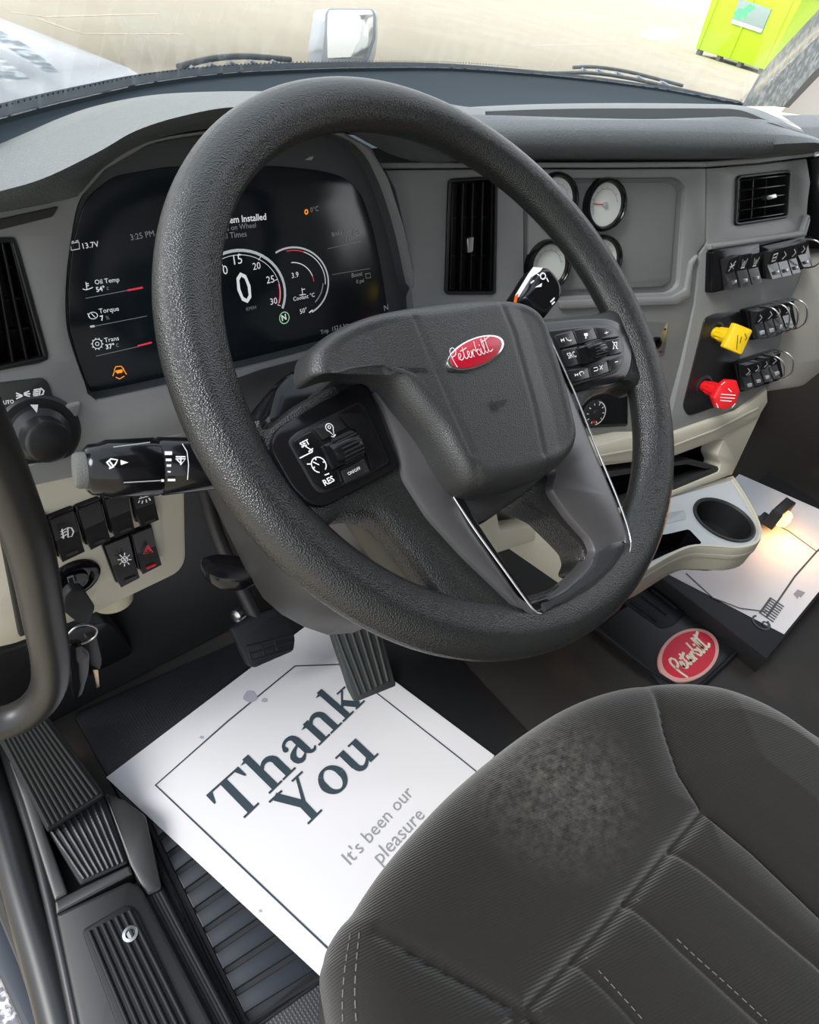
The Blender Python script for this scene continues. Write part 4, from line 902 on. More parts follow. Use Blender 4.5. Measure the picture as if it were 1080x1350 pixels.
for k in range(10):
    f0, f1 = k / 10. + .012, (k + 1) / 10. - .012
    q = [La.lerp(Lb, f0), Ra.lerp(Rb_, f0), Ra.lerp(Rb_, f1), La.lerp(Lb, f1)]
    prism('mat_tile', MP, [tuple(v) for v in q], .009, .0125, material('mat_tile_rubber', (.014, .018, .025), .45) if k == 0 else bpy.data.materials['mat_tile_rubber'], mat1, .0016, local=True)
strokes('mat_border', MP, [[(196, 1086), (258, 1212), (326, 1350), (420, 1290)]], .004, rubbers, mat1, .013)
tube('mat_lip', [MP.hit(p, .009) for p in [(190, 1078), (255, 1215), (322, 1356), (352, 1336), (425, 1290)]], .003, rubbers, mat1, seg=8, n=5)
mat2 = thing('floor_mat', 'black rubber passenger floor mat with a red oval script logo', 'floor mat', MP.hit((880, 840)))
prism('mat_base', MP, rnd([(784, 826), (870, 770), (1010, 700), (1120, 760), (990, 840), (930, 905), (890, 925), (858, 884)], 4), 0, .010, rubber, mat2, .003)
tube('mat_lip', [MP.hit(p, .011) for p in [(784, 826), (860, 886), (900, 920), (946, 884), (989, 840)]], .004, rubbers, mat2, seg=8, n=5)
prism('mat_recess', MP, rnd([(818, 791), (868, 764), (921, 792), (889, 824), (872, 829)], 6), .009, .012, rubbers, mat2, .002)
for k in range(4):
    f = k / 3.; a = (832 + 14 * f * 3, 790 - 8 * f * 3 + 3); b_ = (866 + 14 * f * 3 * .95, 818 - 9 * f * 2.6)
    tube('mat_rib', [MP.hit(a, .0125), MP.hit(b_, .0125)], .0035, rubbers, mat2, seg=8, n=2)
OP = ZP(.0)
oc = Vector(OP.loc((908, 863), .012)); oe = Vector(OP.loc((937, 837), .012)); ma = oe - oc; mi = Vector((-ma.y, ma.x)) * .5
oel = lambda k: [tuple(oc + ma * (math.cos(t) * k) + mi * (math.sin(t) * k)) for t in [2 * math.pi * i / 48 for i in range(48)]]
mr = prism('logo_rim', OP, oel(1.03), .008, .0145, material('pale_pink_logo_rim', (.8, .42, .38), .5), mat2, .001, local=True)
mb = prism('logo_field', OP, oel(.90), .008, .0155, material('faded_red_logo', (.70, .02, .05), .5), mat2, .0005, local=True)
mb['label'] = 'red oval logo with cream script'
fm_ = lambda p: tuple(oc + ma * ((p[0] - .52) * 1.45) + mi * ((p[1] - .22) * 3.0))
strokes('logo_script', OP, [[(p.x, p.y) for p in curve([(a / 10., b / 10.) for a, b in ln], 12)] for ln in SCRIPT], .0052, material('cream_logo_print', (.85, .74, .58), .5), mb, .0162, mt=fm_)
# ================================================================ THANK YOU PAPERS
def sheet(name, label, pl, px_, h, curlf, par_mat=paperm, nx=24, ny=24, th=.0004):
    """paper: four pixel corners bilinear on plane, curl height function (u,v)"""
    a, b, c, d = [Vector(pl.loc(p, h)) for p in px_]
    V = []
    for s in (0, 1):
        for j in range(ny + 1):
            for i in range(nx + 1):
                u, v = i / nx, j / ny; q = (a * (1 - u) + b * u) * (1 - v) + (d * (1 - u) + c * u) * v
                V.append(pl.w(q, h + curlf(u, v) - s * th))
    N = (nx + 1) * (ny + 1); Fc = []
    for j in range(ny):
        for i in range(nx):
            k = j * (nx + 1) + i; Fc.append((k, k + nx + 1, k + nx + 2, k + 1)); Fc.append((N + k, N + k + 1, N + k + nx + 2, N + k + nx + 1))
    t = thing('paper_mat', label, 'paper', pl.w(a.lerp(c, .5), h))
    mk('sheet', V, Fc, par_mat, t, ang=80)
    return t
FP = ZP(0.)
hp = .0165
p1 = sheet('paper_mat', 'white paper floor mat printed Thank You under the pedals', FP, [(140, 1025), (413, 818), (652, 996), (432, 1296)], hp, lambda u, v: 0.0)
# corner continues under the seat
def P1(p): return FP.loc(p, hp + .0006)
strokes('printed_border', FP, [[(505, 920), (607, 1000), (700, 1075)], [(389, 878), (447, 876), (505, 920)], [(389, 878), (300, 951), (205, 1035), (300, 1125), (432, 1250), (470, 1285)]], .0022, inkm, p1, hp + .0006)
# serif lettering -----------------------------------------------------------
def bez(pts, w0, w1=None, n=12):
    """stroke with width varying along: pts centre line, widths list"""
    c = curve(pts, n); W = w0 if isinstance(w0, list) else [w0, w1 or w0]; L_ = []; R_ = []
    for i, p in enumerate(c):
        t = c[min(i + 1, n - 1)] - c[max(i - 1, 0)]; t = t.normalized(); nn = Vector((-t.y, t.x))
        f = i / (n - 1.) * (len(W) - 1); k = min(int(f), len(W) - 2); ww = W[k] * (1 - (f - k)) + W[k + 1] * (f - k)
        L_.append(tuple(p + nn * ww / 2)); R_.append(tuple(p - nn * ww / 2))
    return [[L_[i], R_[i], R_[i + 1], L_[i + 1]] for i in range(n - 1)]
def R(x0, y0, x1, y1): return [[(x0, y0), (x1, y0), (x1, y1), (x0, y1)]]
SW, TH = .125, .035
def stem(x, y0, y1, s0=True, s1=True, left=True):
    o = R(x - SW / 2, y0, x + SW / 2, y1)
    if s0: o += R(x - .14, y0, x + .14, y0 + TH)
    if s1: o += [[(x - .15, y1 - .06), (x + SW / 2, y1), (x + SW / 2, y1 - .10), (x - .05, y1 - .09)]]
    return o
GL = {
 'T': (.70, R(.35 - SW / 2, 0, .35 + SW / 2, .70) + R(.20, 0, .50, TH) + R(.03, .70 - TH, .67, .70) + [[(.03, .70), (.03, .50), (.06, .50), (.13, .67)], [(.67, .70), (.67, .50), (.64, .50), (.57, .67)]]),
 'h': (.62, stem(.16, 0, .74) + stem(.46, 0, .32, s1=False) + bez([(.17, .34), (.27, .44), (.38, .45), (.455, .38), (.46, .28)], [.04, .06, .09, .12, .125])),
 'a': (.52, bez([(.08, .36), (.12, .44), (.22, .47), (.31, .43), (.335, .33)], [.07, .05, .06, .10, .125]) + R(.27, .08, .395, .36) + bez([(.335, .10), (.37, .03), (.44, .02), (.49, .06)], [.12, .07, .05, .03]) + bez([(.30, .28), (.18, .24), (.09, .17), (.10, .07), (.18, .03), (.28, .08)], [.04, .06, .11, .11, .08, .03]) + [[(.05 + .05 * math.cos(t) + .04, .355 + .05 * math.sin(t)) for t in [k * math.pi / 5 for k in range(10)]]]),
 'n': (.62, stem(.16, 0, .48) + stem(.46, 0, .32, s1=False) + bez([(.17, .34), (.27, .44), (.38, .45), (.455, .38), (.46, .28)], [.04, .06, .09, .12, .125])),
 'k': (.60, stem(.16, 0, .74) + bez([(.20, .20), (.46, .45)], [.04, .04]) + bez([(.28, .28), (.48, .03)], [.12, .13]) + R(.36, 0, .60, TH) + R(.34, .48 - TH, .56, .48)),
 'Y': (.70, R(.35 - SW / 2, 0, .35 + SW / 2, .32) + R(.20, 0, .50, TH) + bez([(.12, .69), (.36, .28)], [.13, .125]) + bez([(.58, .69), (.37, .28)], [.045, .06]) + R(.0, .70 - TH, .26, .70) + R(.47, .70 - TH, .70, .70)),
 'o': (.54, bez([(.27 + .18 * math.cos(t), .24 + .215 * math.sin(t)) for t in [k * math.pi / 12 for k in range(25)]], [.13, .045, .13, .045, .13], n=40)),
 'u': (.62, [] + R(.16 - SW / 2, .14, .16 + SW / 2, .48) + R(.02, .48 - TH, .16, .48) + R(.46 - SW / 2, 0, .46 + SW / 2, .48) + R(.32, .48 - TH, .46, .48) + R(.46, 0, .60, TH) + bez([(.16, .18), (.18, .07), (.27, .02), (.38, .07), (.46, .16)], [.12, .11, .07, .05, .03])),
}
def serif(name, s, pl, p0, p1, mat, par, h, ys=1., gap=-.01):
    W = sum(GL[c][0] + gap for c in s); A = Vector(pl.loc(p0, h)); B = Vector(pl.loc(p1, h)); k = (B - A).length / W; e = (B - A).normalized(); f = Vector((-e.y, e.x)); x = 0
    PG = []
    for c in s:
        for pg in GL[c][1]: PG.append([tuple(A + e * ((q[0] + x) * k) + f * (q[1] * k * ys)) for q in pg])
        x += GL[c][0] + gap
    return polys(name, pl, PG, mat, par, h, mt=lambda p: p)
lt = serif('lettering', 'Thank', FP, (309, 1092), (481, 925), inkm, p1, hp + .0007, 1.0); lt['label'] = 'dark slate serif word Thank'
ly = serif('lettering', 'You', FP, (394, 1100), (500, 994), inkm, p1, hp + .0007, 1.0); ly['label'] = 'dark slate serif word You'
txt('lettering', "It's been our", FP, (462, 1141), (546, 1046), inkg, p1, hp + .0007)['label'] = "grey line reading It's been our"
txt('lettering', 'pleasure', FP, (502, 1140), (561, 1076), inkg, p1, hp + .0007)['label'] = 'grey line reading pleasure'
def spot(c, rx, ry, mat, nm='smudge'): polys(nm, FP, [[(c[0] + rx * math.cos(t) * (1 + .15 * math.sin(3 * t)), c[1] + ry * math.sin(t)) for t in [k * math.pi / 8 for k in range(16)]]], mat, p1, hp + .0007)
sm = material('lilac_smudge', (.42, .38, .46), .6); spot((330, 918), 9, 8, sm); spot((349, 923), 4, 3, sm); spot((266, 972), 3, 2, sm); spot((343, 1201), 2, 2, sm)
p2 = sheet('paper_mat', 'white paper floor mat with a corner logo in the passenger footwell', FP, [(852, 742), (975, 625), (1145, 700), (1034, 836)], .045, lambda u, v: 0.0)
hq = .0457
# printed frame: chamfered corner to the left, square to the right
strokes('printed_border', FP, [[(905, 756), (940, 788), (976, 802), (1016, 807), (1048, 760), (1077, 727), (1120, 690)], [(1000, 680), (1040, 700), (1077, 727)]], .0035, inkm, p2, hq)
lf = frame(FP, (1012, 830), (1034, 798), hq)
strokes('printed_logo', FP, [arc((.08, .16), .17, 60, 330, 14), arc((.12, .08), .06, 0, 360, 8)] + [[(.32 + .09 * k, .0), (.32 + .09 * k, .28)] for k in range(8)] + [[(.32, .28), (.95, .28)], [(.32, .14), (.95, .14)]], .004, inkm, p2, hq, mt=lf)
polys('printed_emblem', FP, [[(1046, 783), (1052, 777), (1062, 781), (1056, 788), (1053, 786), (1052, 790)]], inkg, p2, hq)
#txt('lettering', 'Thank You', FP, (1058, 775), (1086, 742), inkg, p2, hq)
box('platform', (.70, -.31, 0), (1.3, -.05, .044), material('dark_step_side', (.004, .004, .005), .6), p2, .003)['label'] = 'low dark step the paper lies on'
# ================================================================ PEDALS
BP = Pl((0, .17, .13), n=(-.1, -.62, .78), u=(1, .0, .1))
bp = thing('brake_pedal', 'square black ribbed brake pedal above the paper corner', 'pedal', BP.hit((350, 850)))
prism('pedal_pad', BP, rnd([(302, 828), (330, 812), (374, 797), (382, 812), (390, 842), (388, 858), (335, 881), (326, 876), (314, 852)], 5), -.012, 0, rubbers, bp, .004)
for k in range(3): tube('pad_ridge', [BP.hit((327 + 4 * k * 0 + (0, 4, 8)[k] - 2, 862 - 0 + (-10, 0, 8)[k]), .001), BP.hit((386, (838, 846, 856)[k]), .001)], .0016, rubbers, bp, seg=8, n=2)
for k in range(3): tube('pad_ridge', [BP.hit((332 + 17 * k, 872 - 7 * k), .001), BP.hit((328 + 17 * k, 858 - 7 * k), .001)], .0013, rubbers, bp, seg=8, n=2)
tube('pedal_arm', [BP.hit((345, 830), -.012), Vector((-.05, .30, .25)), Vector((-.06, .34, .42))], .010, blackm, bp)
lathe('pivot_bolt', BP.hit((318, 808), -.02), (-1, -.3, .3), [(.009, 0), (.009, .012), (.006, .014), (0, .014)], steel, bp, 16)
AP = Pl((.09, .10, .04), n=(-.15, -.55, .8), u=(1, 0, .15))
ap = thing('accelerator_pedal', 'long black ribbed accelerator pedal resting over the word Thank', 'pedal', AP.hit((497, 920)))
ao = rnd([(415, 770), (490, 765), (500, 820), (524, 907), (515, 915), (480, 933), (470, 936), (452, 880)], [4, 4, 4, 4, 4, 4, 3, 4])
prism('pedal_pad', AP, ao, -.014, 0, material('worn_pedal_rubber', (.04, .046, .043), .45), ap, .003)
for k in range(6):
    f = (k + .5) / 6; tube('pad_rib', [AP.hit((420 + 66 * f, 778), .0), AP.hit((440 + 62 * f, 840), .0), AP.hit((471 + 44 * f, 918 - 22 * f), .0)], .0028, bpy.data.materials['worn_pedal_rubber'], ap, seg=8, n=8)
tube('pedal_arm', [AP.hit((450, 800), -.014), Vector((.10, .33, .28))], .012, blackm, ap)
# ================================================================ FOOTREST SIDE
fr_ = thing('footrest', 'black moulded plastic footrest block with ribbed top panel and one screw', 'footrest', ZP(0).hit((180, 1280)))
FRP = ZP(.045)
prism('block', FRP, rnd([(73, 1204), (170, 1160), (186, 1168), (318, 1420), (118, 1420)], 6), -.045, 0, blackm, fr_, .005)
prism('top_panel', FRP, rnd([(107, 1226), (165, 1192), (179, 1198), (285, 1420), (180, 1420)], 8), -.001, .004, rubbers, fr_, .002)
for k in range(7):
    f = (k + .5) / 7.; tube('rib', [FRP.hit((113 + 62 * f, 1230 - 32 * f), .0045), FRP.hit((183 + 94 * f, 1400), .0045)], .0022, rubbers, fr_, seg=8, n=2)
lathe('screw', FRP.hit((172, 1232), .004), (0, 0, 1), [(.008, 0), (.008, .003), (.005, .0035), (.004, .001), (0, .001)], steel, fr_, 20)
for k in range(5):
    f = k / 4.; tube('side_rib', [ZP(.03).hit((194 + 18 * f, 1184 - 8 * f)), ZP(.03).hit((318 + 22 * f, 1420))], .0035, rubbers, fr_, seg=8, n=2)
prism('side_skirt', ZP(.02), [(186, 1170), (215, 1168), (345, 1420), (300, 1420)], -.02, .006, blackm, fr_, .002)
dp = thing('dead_pedal', 'ribbed grey-black rubber dead pedal at the far left of the footwell', 'footrest', ZP(0).hit((90, 1050)))
DPp = Pl(ZP(.07).hit((95, 1070)), n=(.0, -.35, .94), u=(1, 0, 0))
prism('pad', DPp, rnd([(-10, 962), (20, 948), (64, 944), (134, 1040), (137, 1048), (62, 1096), (40, 1050)], 4), -.03, 0, material('worn_green_black_rubber', (.016, .019, .017), .75, spec=.25), dp, .003)
for k in range(11):
    f = (k + .5) / 11.; tube('rib', [DPp.hit((-2 + 62 * f, 968 - 20 * f), .001), DPp.hit((62 + 70 * f, 1092 - 47 * f), .001)], .0024, bpy.data.materials['worn_green_black_rubber'], dp, seg=6, n=2)
LPp = Pl(ZP(.04).hit((140, 1120)), n=(0, -.1, .99), u=(1, 0, 0))
prism('lower_pad', LPp, rnd([(60, 1092), (136, 1044), (170, 1138), (106, 1168)], 5), -.03, 0, rubbers, dp, .003)
for k in range(9):
    f = (k + .5) / 9.; tube('rib', [LPp.hit((64 + 70 * f, 1098 - 46 * f), .0), LPp.hit((108 + 58 * f, 1160 - 25 * f), .0)], .002, rubber, dp, seg=6, n=2)
prism('side_rail', LPp, rnd([(10, 1000), (30, 1055), (72, 1188), (90, 1178), (60, 1096), (48, 1050), (30, 1010)], 4), -.04, .006, plastic2, dp, .003)
prism('side_rail', LPp, rnd([(137, 1044), (163, 1054), (192, 1075), (214, 1172), (194, 1182), (172, 1142)], 5), -.04, .004, plastic2, dp, .003)
prism('cross_rail', LPp, rnd([(72, 1188), (106, 1170), (170, 1140), (176, 1152), (74, 1206)], 3), -.04, .006, plastic2, dp, .003)
# ================================================================ SEAT
seat = thing('driver_seat', 'charcoal ribbed fabric driver seat cushion with stitched seams in the foreground', 'seat', (-.03, -.5, 0))
fabm = bpy.data.materials.new('charcoal_ribbed_fabric'); fabm.use_nodes = True; t = fabm.node_tree; p = t.nodes['Principled BSDF']
p.inputs['Roughness'].default_value = .9; p.inputs['Specular IOR Level'].default_value = .15; p.inputs['Sheen Weight'].default_value = .25
tcn = t.nodes.new('ShaderNodeTexCoord'); mp = t.nodes.new('ShaderNodeMapping'); mp.inputs['Rotation'].default_value = (0, 0, math.radians(20))
wv = t.nodes.new('ShaderNodeTexWave'); wv.bands_direction = 'Y'; wv.inputs['Scale'].default_value = 160; wv.inputs['Distortion'].default_value = .8; wv.inputs['Detail'].default_value = 1
bpn = t.nodes.new('ShaderNodeBump'); bpn.inputs['Strength'].default_value = .5; bpn.inputs['Distance'].default_value = .0006
n1 = t.nodes.new('ShaderNodeTexNoise'); n1.inputs['Scale'].default_value = 800; n1.inputs['Detail'].default_value = 2
ad = t.nodes.new('ShaderNodeMath'); ad.operation = 'MULTIPLY_ADD'; ad.inputs[1].default_value = .6
t.links.new(tcn.outputs['Object'], mp.inputs[0]); t.links.new(mp.outputs[0], wv.inputs['Vector']); t.links.new(tcn.outputs['Object'], n1.inputs['Vector'])
t.links.new(n1.outputs['Fac'], ad.inputs[0]); t.links.new(wv.outputs['Fac'], ad.inputs[2]); t.links.new(ad.outputs[0], bpn.inputs['Height']); t.links.new(bpn.outputs[0], p.inputs['Normal'])
# dusty worn patch near the front edge, plus faint overall dust
geo = t.nodes.new('ShaderNodeNewGeometry'); sub = t.nodes.new('ShaderNodeVectorMath'); sub.operation = 'DISTANCE'
SZ = ZP(.42); pc = SZ.hit((722, 1030)); sub.inputs[1].default_value = pc
t.links.new(geo.outputs['Position'], sub.inputs[0])
mr_ = t.nodes.new('ShaderNodeMapRange'); mr_.inputs['From Min'].default_value = .085; mr_.inputs['From Max'].default_value = .0; t.links.new(sub.outputs['Value'], mr_.inputs['Value'])
n2 = t.nodes.new('ShaderNodeTexNoise'); n2.inputs['Scale'].default_value = 170; n2.inputs['Detail'].default_value = 8; n2.inputs['Roughness'].default_value = .7; t.links.new(tcn.outputs['Object'], n2.inputs['Vector'])
r2_ = t.nodes.new('ShaderNodeMapRange'); r2_.inputs['From Min'].default_value = .38; r2_.inputs['From Max'].default_value = .75; t.links.new(n2.outputs['Fac'], r2_.inputs['Value'])
ml = t.nodes.new('ShaderNodeMath'); ml.operation = 'MULTIPLY'; t.links.new(mr_.outputs[0], ml.inputs[0]); t.links.new(r2_.outputs[0], ml.inputs[1])
mxc = t.nodes.new('ShaderNodeMix'); mxc.data_type = 'RGBA'; mxc.inputs['A'].default_value = (.0125, .0112, .0092, 1); mxc.inputs['B'].default_value = (.12, .115, .10, 1)
t.links.new(ml.outputs[0], mxc.inputs['Factor']); t.links.new(mxc.outputs['Result'], p.inputs['Base Color'])
so = [SZ.loc(p_) for p_ in [(434, 1300), (436, 1240), (450, 1207), (470, 1184), (505, 1132), (550, 1078), (600, 1026), (650, 983), (705, 942), (760, 910), (815, 891), (868, 884), (915, 885), (960, 895), (1010, 917), (1080, 960)]]
r0x, r0y = so[-1]
so += [(r0x + .035, r0y - .08), (r0x + .045, r0y - .2), (r0x + .04, r0y - .36), (r0x - .05, -.76), (-.10, -.77), (-.26, -.74), (-.30, -.6), (-.305, -.4), (-.297, -.3)]
def sl_(pts): return [Vector(SZ.loc(p_, .012)) for p_ in pts]
seams = [sl_(x) for x in [[(868, 886), (876, 925), (886, 962), (905, 1015), (935, 1062), (1000, 1115), (1090, 1200), (1180, 1290)], [(935, 1064), (885, 1122), (833, 1184), (785, 1238), (705, 1322), (660, 1380)], [(500, 1222), (560, 1258), (630, 1295), (700, 1334), (760, 1380)]]]
minor = [sl_(x) for x in [[(895, 1116), (960, 1170), (1080, 1270), (1150, 1340)], [(834, 1184), (900, 1250), (1010, 1350), (1070, 1410)], [(765, 1262), (830, 1332), (880, 1390)]]]
def dmin(p_, Ls_):
    b = 9
    for L__ in Ls_:
        for a, c in zip(L__[:-1], L__[1:]):
            tt = max(0, min(1, (p_ - a).dot(c - a) / (c - a).length_squared)); d = (p_ - a - (c - a) * tt).length
            if d < b: b = d
    return b
def seath(u, v):
    p_ = Vector((u, v)); d1 = dmin(p_, seams); d2 = dmin(p_, minor)
    h = -.0075 * math.exp(-(d1 / .0042) ** 2) - .006 * math.exp(-(d1 / .016) ** 2)
    h += -.003 * math.exp(-(d2 / .003) ** 2) - .002 * math.exp(-(d2 / .012) ** 2)
    # right bolster and front roll rise a little
    d3, sg3 = seg_d(p_, seams[0])
    if sg3 > 0: h += .016 * min(1, max(0, d3 - .004) / .06)
    return h
sc_ = dome('cushion', SZ, so, fabm, seat, hb=-.05, ht=.012, rings=230, edge=.055, local=True, hfun=seath, n=640, power=2.3)
prism('cushion_skirt', SZ, inset([tuple(v) for v in curve(so, 80, True)], .004), -.13, -.045, blackm, seat, .01, local=True)
box('seat_base', (-.22, -.72, 0), (.12, -.33, .30), blackm, seat, .01)
stc = material('grey_stitch_thread', (.10, .095, .085), .8)
# stitched piping at the left corner
def stitch(name, pts, step=.006, ln=.0038, r=.0006):
    P_ = curve([Vector(q) for q in pts], 200); V = []; Fc = []; acc = 0
    out = []; last = P_[0]
    i = 0
    while i < len(P_) - 3:
        a = P_[i]; j = i
        while j < len(P_) - 1 and (P_[j] - a).length < ln: j += 1
        b = P_[j]; e = (b - a).normalized(); s = e.cross(Vector((0, 0, 1))).normalized() * r; u_ = Vector((0, 0, r)); b0 = len(V)
        V += [a - s, a + u_, a + s, b - s, b + u_, b + s]; Fc += [(b0, b0 + 1, b0 + 4, b0 + 3), (b0 + 1, b0 + 2, b0 + 5, b0 + 4)]
        k = j
        while k < len(P_) - 1 and (P_[k] - a).length < step: k += 1
        i = k
    o_ = mk(name, V, Fc, stc, seat, smooth=False); o_['kind'] = 'stuff'; return o_
dg_ = None
def on_seat(pts, off=.0008):
    """lift pixel points onto the cushion mesh by ray casting from above"""
    from mathutils.bvhtree import BVHTree
    global dg_
    if dg_ is None: me_ = sc_.data; dg_ = BVHTree.FromPolygons([v.co.copy() for v in me_.vertices], [tuple(p_.vertices) for p_ in me_.polygons])
    out = []
    for p_ in pts:
        d = (cx * ((p_[0] - 540) / F) + cy * ((p_[1] - 675) / F) + cz).normalized()
        hit_ = dg_.ray_cast(CAM, d)
        if hit_[0] is not None: out.append(hit_[0] + Vector((0, 0, off)))
    return out
for ln in ([(462, 1232), (456, 1270), (452, 1310), (452, 1348)], [(474, 1230), (470, 1270), (468, 1310), (470, 1348)]):
    q = on_seat(ln)
    if len(q) > 2: stitch('stitching', q)
for ln in ([(772, 1262), (800, 1292), (830, 1325), (850, 1348)], [(840, 1186), (900, 1246), (960, 1300), (1010, 1346)]):
    q = on_seat(ln)
    if len(q) > 2: stitch('stitching', q, .005, .003, .0004)
# ================================================================ STALKS
ST = Pl(WPL.w((0, 0), -.06), n=WPL.n, u=WPL.u)
ws = thing('wiper_stalk', 'thick black wiper stalk with grey end button pointing left from the column', 'control stalk', ST.hit((180, 615)))
A = ST.hit(z7((330, 352))); B = ST.hit(z7((860, 325))); ax = B - A; Ln = ax.length; an = ax.normalized()
rS = .0175
lathe('stalk_body', A, ax, [(0, 0), (rS * .72, 0), (rS * .86, Ln * .03), (rS * .9, Ln * .09), (rS, Ln * .15), (rS * 1.04, Ln * .48), (rS * 1.0, Ln * .495), (rS * 1.0, Ln * .505), (rS * 1.05, Ln * .52), (rS * .95, Ln), (0, Ln)], gloss, ws, 40)
lathe('end_button', A, -ax, [(rS * .62, -.003), (rS * .62, .004), (rS * .55, .006), (0, .0065)], material('dusty_grey_button', (.10, .105, .10), .7, bump=('noise', 1500, 1., .0008)), ws, 28)
SPt = ST                                            # printed marks wrap on the visible flank
vdir = (CAM - A.lerp(B, .5)).normalized(); vdir = (vdir - an * vdir.dot(an)).normalized()
MPl = Pl(A + vdir * (rS * 1.04), n=vdir, u=an)
strokes('marking', MPl, [[z7((414, 322)), z7((430, 308)), z7((455, 312)), z7((446, 330)), z7((430, 342)), z7((414, 322))], [z7((438, 335)), z7((422, 315))], [z7((424, 345)), z7((440, 338))]], .0009, white, ws, .0008)
polys('marking', MPl, [[z7(p) for p in [(466, 312), (498, 322), (468, 332)]]], white, ws, .0008)
for k, y in enumerate((286, 312, 334, 358)): strokes('marking', MPl, [[z7((642 + 3 * k, y)), z7((662 - 1 * k, y))]], (.0022, .0016, .0014, .001)[k], white, ws, .0008)
strokes('marking', MPl, [[z7((652, 390)), z7((676, 390))], [z7((627, 392)), z7((632, 392))]], .0014, white, ws, .0008)
strokes('marking', MPl, [[z7((682, 308)), z7((718, 308)), z7((702, 328)), z7((682, 308))], [z7((700, 330)), z7((700, 300))], [z7((682, 300)), z7((716, 300))]], .0009, white, ws, .0008)
strokes('ring_line', MPl, [[z7((706, 250)), z7((724, 280)), z7((730, 330)), z7((726, 388))]], .0005, white, ws, .0009)
strokes('marking', MPl, [[z7((778, 282)), z7((762, 294)), z7((774, 308))]], .0012, white, ws, .0008)
strokes('groove', MPl, [[z7((440, 262)), z7((580, 244))], [z7((480, 400)), z7((620, 392))]], .0006, greyp, ws, -.001)
gs_ = thing('gear_stalk', 'black gear selector stalk with white marks and orange stripe right of the hub', 'control stalk', ST.hit((706, 390)))
SG = Pl(WPL.w((0, 0), -.02), n=(WPL.n + Vector((-.2, -.3, 0))).normalized(), u=(1, 0, 0)); SG.u = (SG.u - SG.n * SG.u.dot(SG.n)).normalized(); SG.v = SG.n.cross(SG.u)
dome('paddle', SG, [(676, 398), (688, 378), (702, 357), (714, 353), (727, 366), (734, 380), (734, 396), (724, 412), (710, 426), (696, 420), (684, 408)], gloss, gs_, hb=-.02, ht=.004, edge=.009, rings=14, n=60)
polys('white_flank', SG, [[(679, 390), (696, 362), (703, 352), (716, 353), (712, 358), (700, 366), (684, 392)]], white, gs_, .0055)
polys('orange_stripe', SG, [[(679, 390), (684, 387), (681, 400), (677, 399)]], material('orange_stripe', (.8, .12, .01), .4), gs_, .0055)
strokes('marking', SG, [arc((716, 364), 3.4, 0, 360, 16, 4)], .0012, white, gs_, .0052)
strokes('marking', SG, [[(721, 367), (723, 371)], [(708, 361), (711, 363)], [(700, 373), (704, 370)], [(726, 398), (731, 393)], [(728, 401), (731, 398)]], .0012, white, gs_, .0052)
polys('marking', SG, [[(705, 379), (715, 373), (714, 378)]], white, gs_, .0052)
tube('stalk_arm', [SG.hit((705, 412), -.012), SG.hit((672, 440), -.05), WPL.w((.05, .03), -.10)], .009, gloss, gs_)
# ================================================================ GRAB HANDLE
GP = Pl((0, .12, 0), n=(0, -1, 0), u=(1, 0, 0))
gh = thing('grab_handle', 'thick black rubber-coated grab handle curving down the left edge', 'grab handle', GP.hit((60, 900)))
tube('grip', [GP.hit(p, h) for p, h in [((-80, 430), .02), ((-58, 490), .02), ((-26, 560), .02), ((6, 632), .015), ((40, 725), .01), ((58, 815), .0), ((67, 870), -.005), ((64, 905), -.01), ((46, 932), -.014), ((14, 950), -.02), ((-40, 960), -.03)]], .0155, material('worn_black_rubber_grip', (.013, .0125, .012), .42, bump=('noise', 300, .15, .0006)), gh, seg=20, n=60)
# ================================================================ AMBER COURTESY LAMP
cl = thing('courtesy_lamp', 'small glowing amber lamp in the passenger footwell above the paper', 'lamp', (1.10, -.02, .10))
lc = ZP(.09).hit((1052, 696))
box('lamp_housing', lc + Vector((-.026, .036, -.024)), lc + Vector((.05, .06, .024)), blackm, cl, .006)
lathe('lamp_lens', lc + Vector((.0, .036, 0)), (0, -1, 0), [(.020, 0), (.019, .008), (.014, .014), (0, .017)], material('glowing_amber_lens', (1, .5, .1), .3, emit=((1, .42, .08), 4)), cl, 24)
box('lamp_bracket', lc + Vector((-.02, .06, -.042)), lc + Vector((.02, .075, -.02)), blackm, cl, .003)
ld = bpy.data.lights.new('lamp_glow', 'POINT'); lo_ = bpy.data.objects.new('lamp_glow', ld); COL.objects.link(lo_); ld.energy = .3; ld.color = (1, .45, .12); ld.shadow_soft_size = .015
lo_.location = lc + Vector((0, .005, .012))
# passenger side dark bolster / step edge catching the lamp
box('passenger_kick_panel', (1.0, .16, 0), (1.6, .24, .25), material('dark_brown_trim', (.03, .018, .015), .35), None, .02)
bpy.data.objects['passenger_kick_panel']['kind'] = 'structure'; bpy.data.objects['passenger_kick_panel'].name = 'trim_8'
# ================================================================ OUTSIDE
def along(p, dist):
    d = (cx * ((p[0] - 540) / F) + cy * ((p[1] - 675) / F) + cz).normalized(); return CAM + d * dist
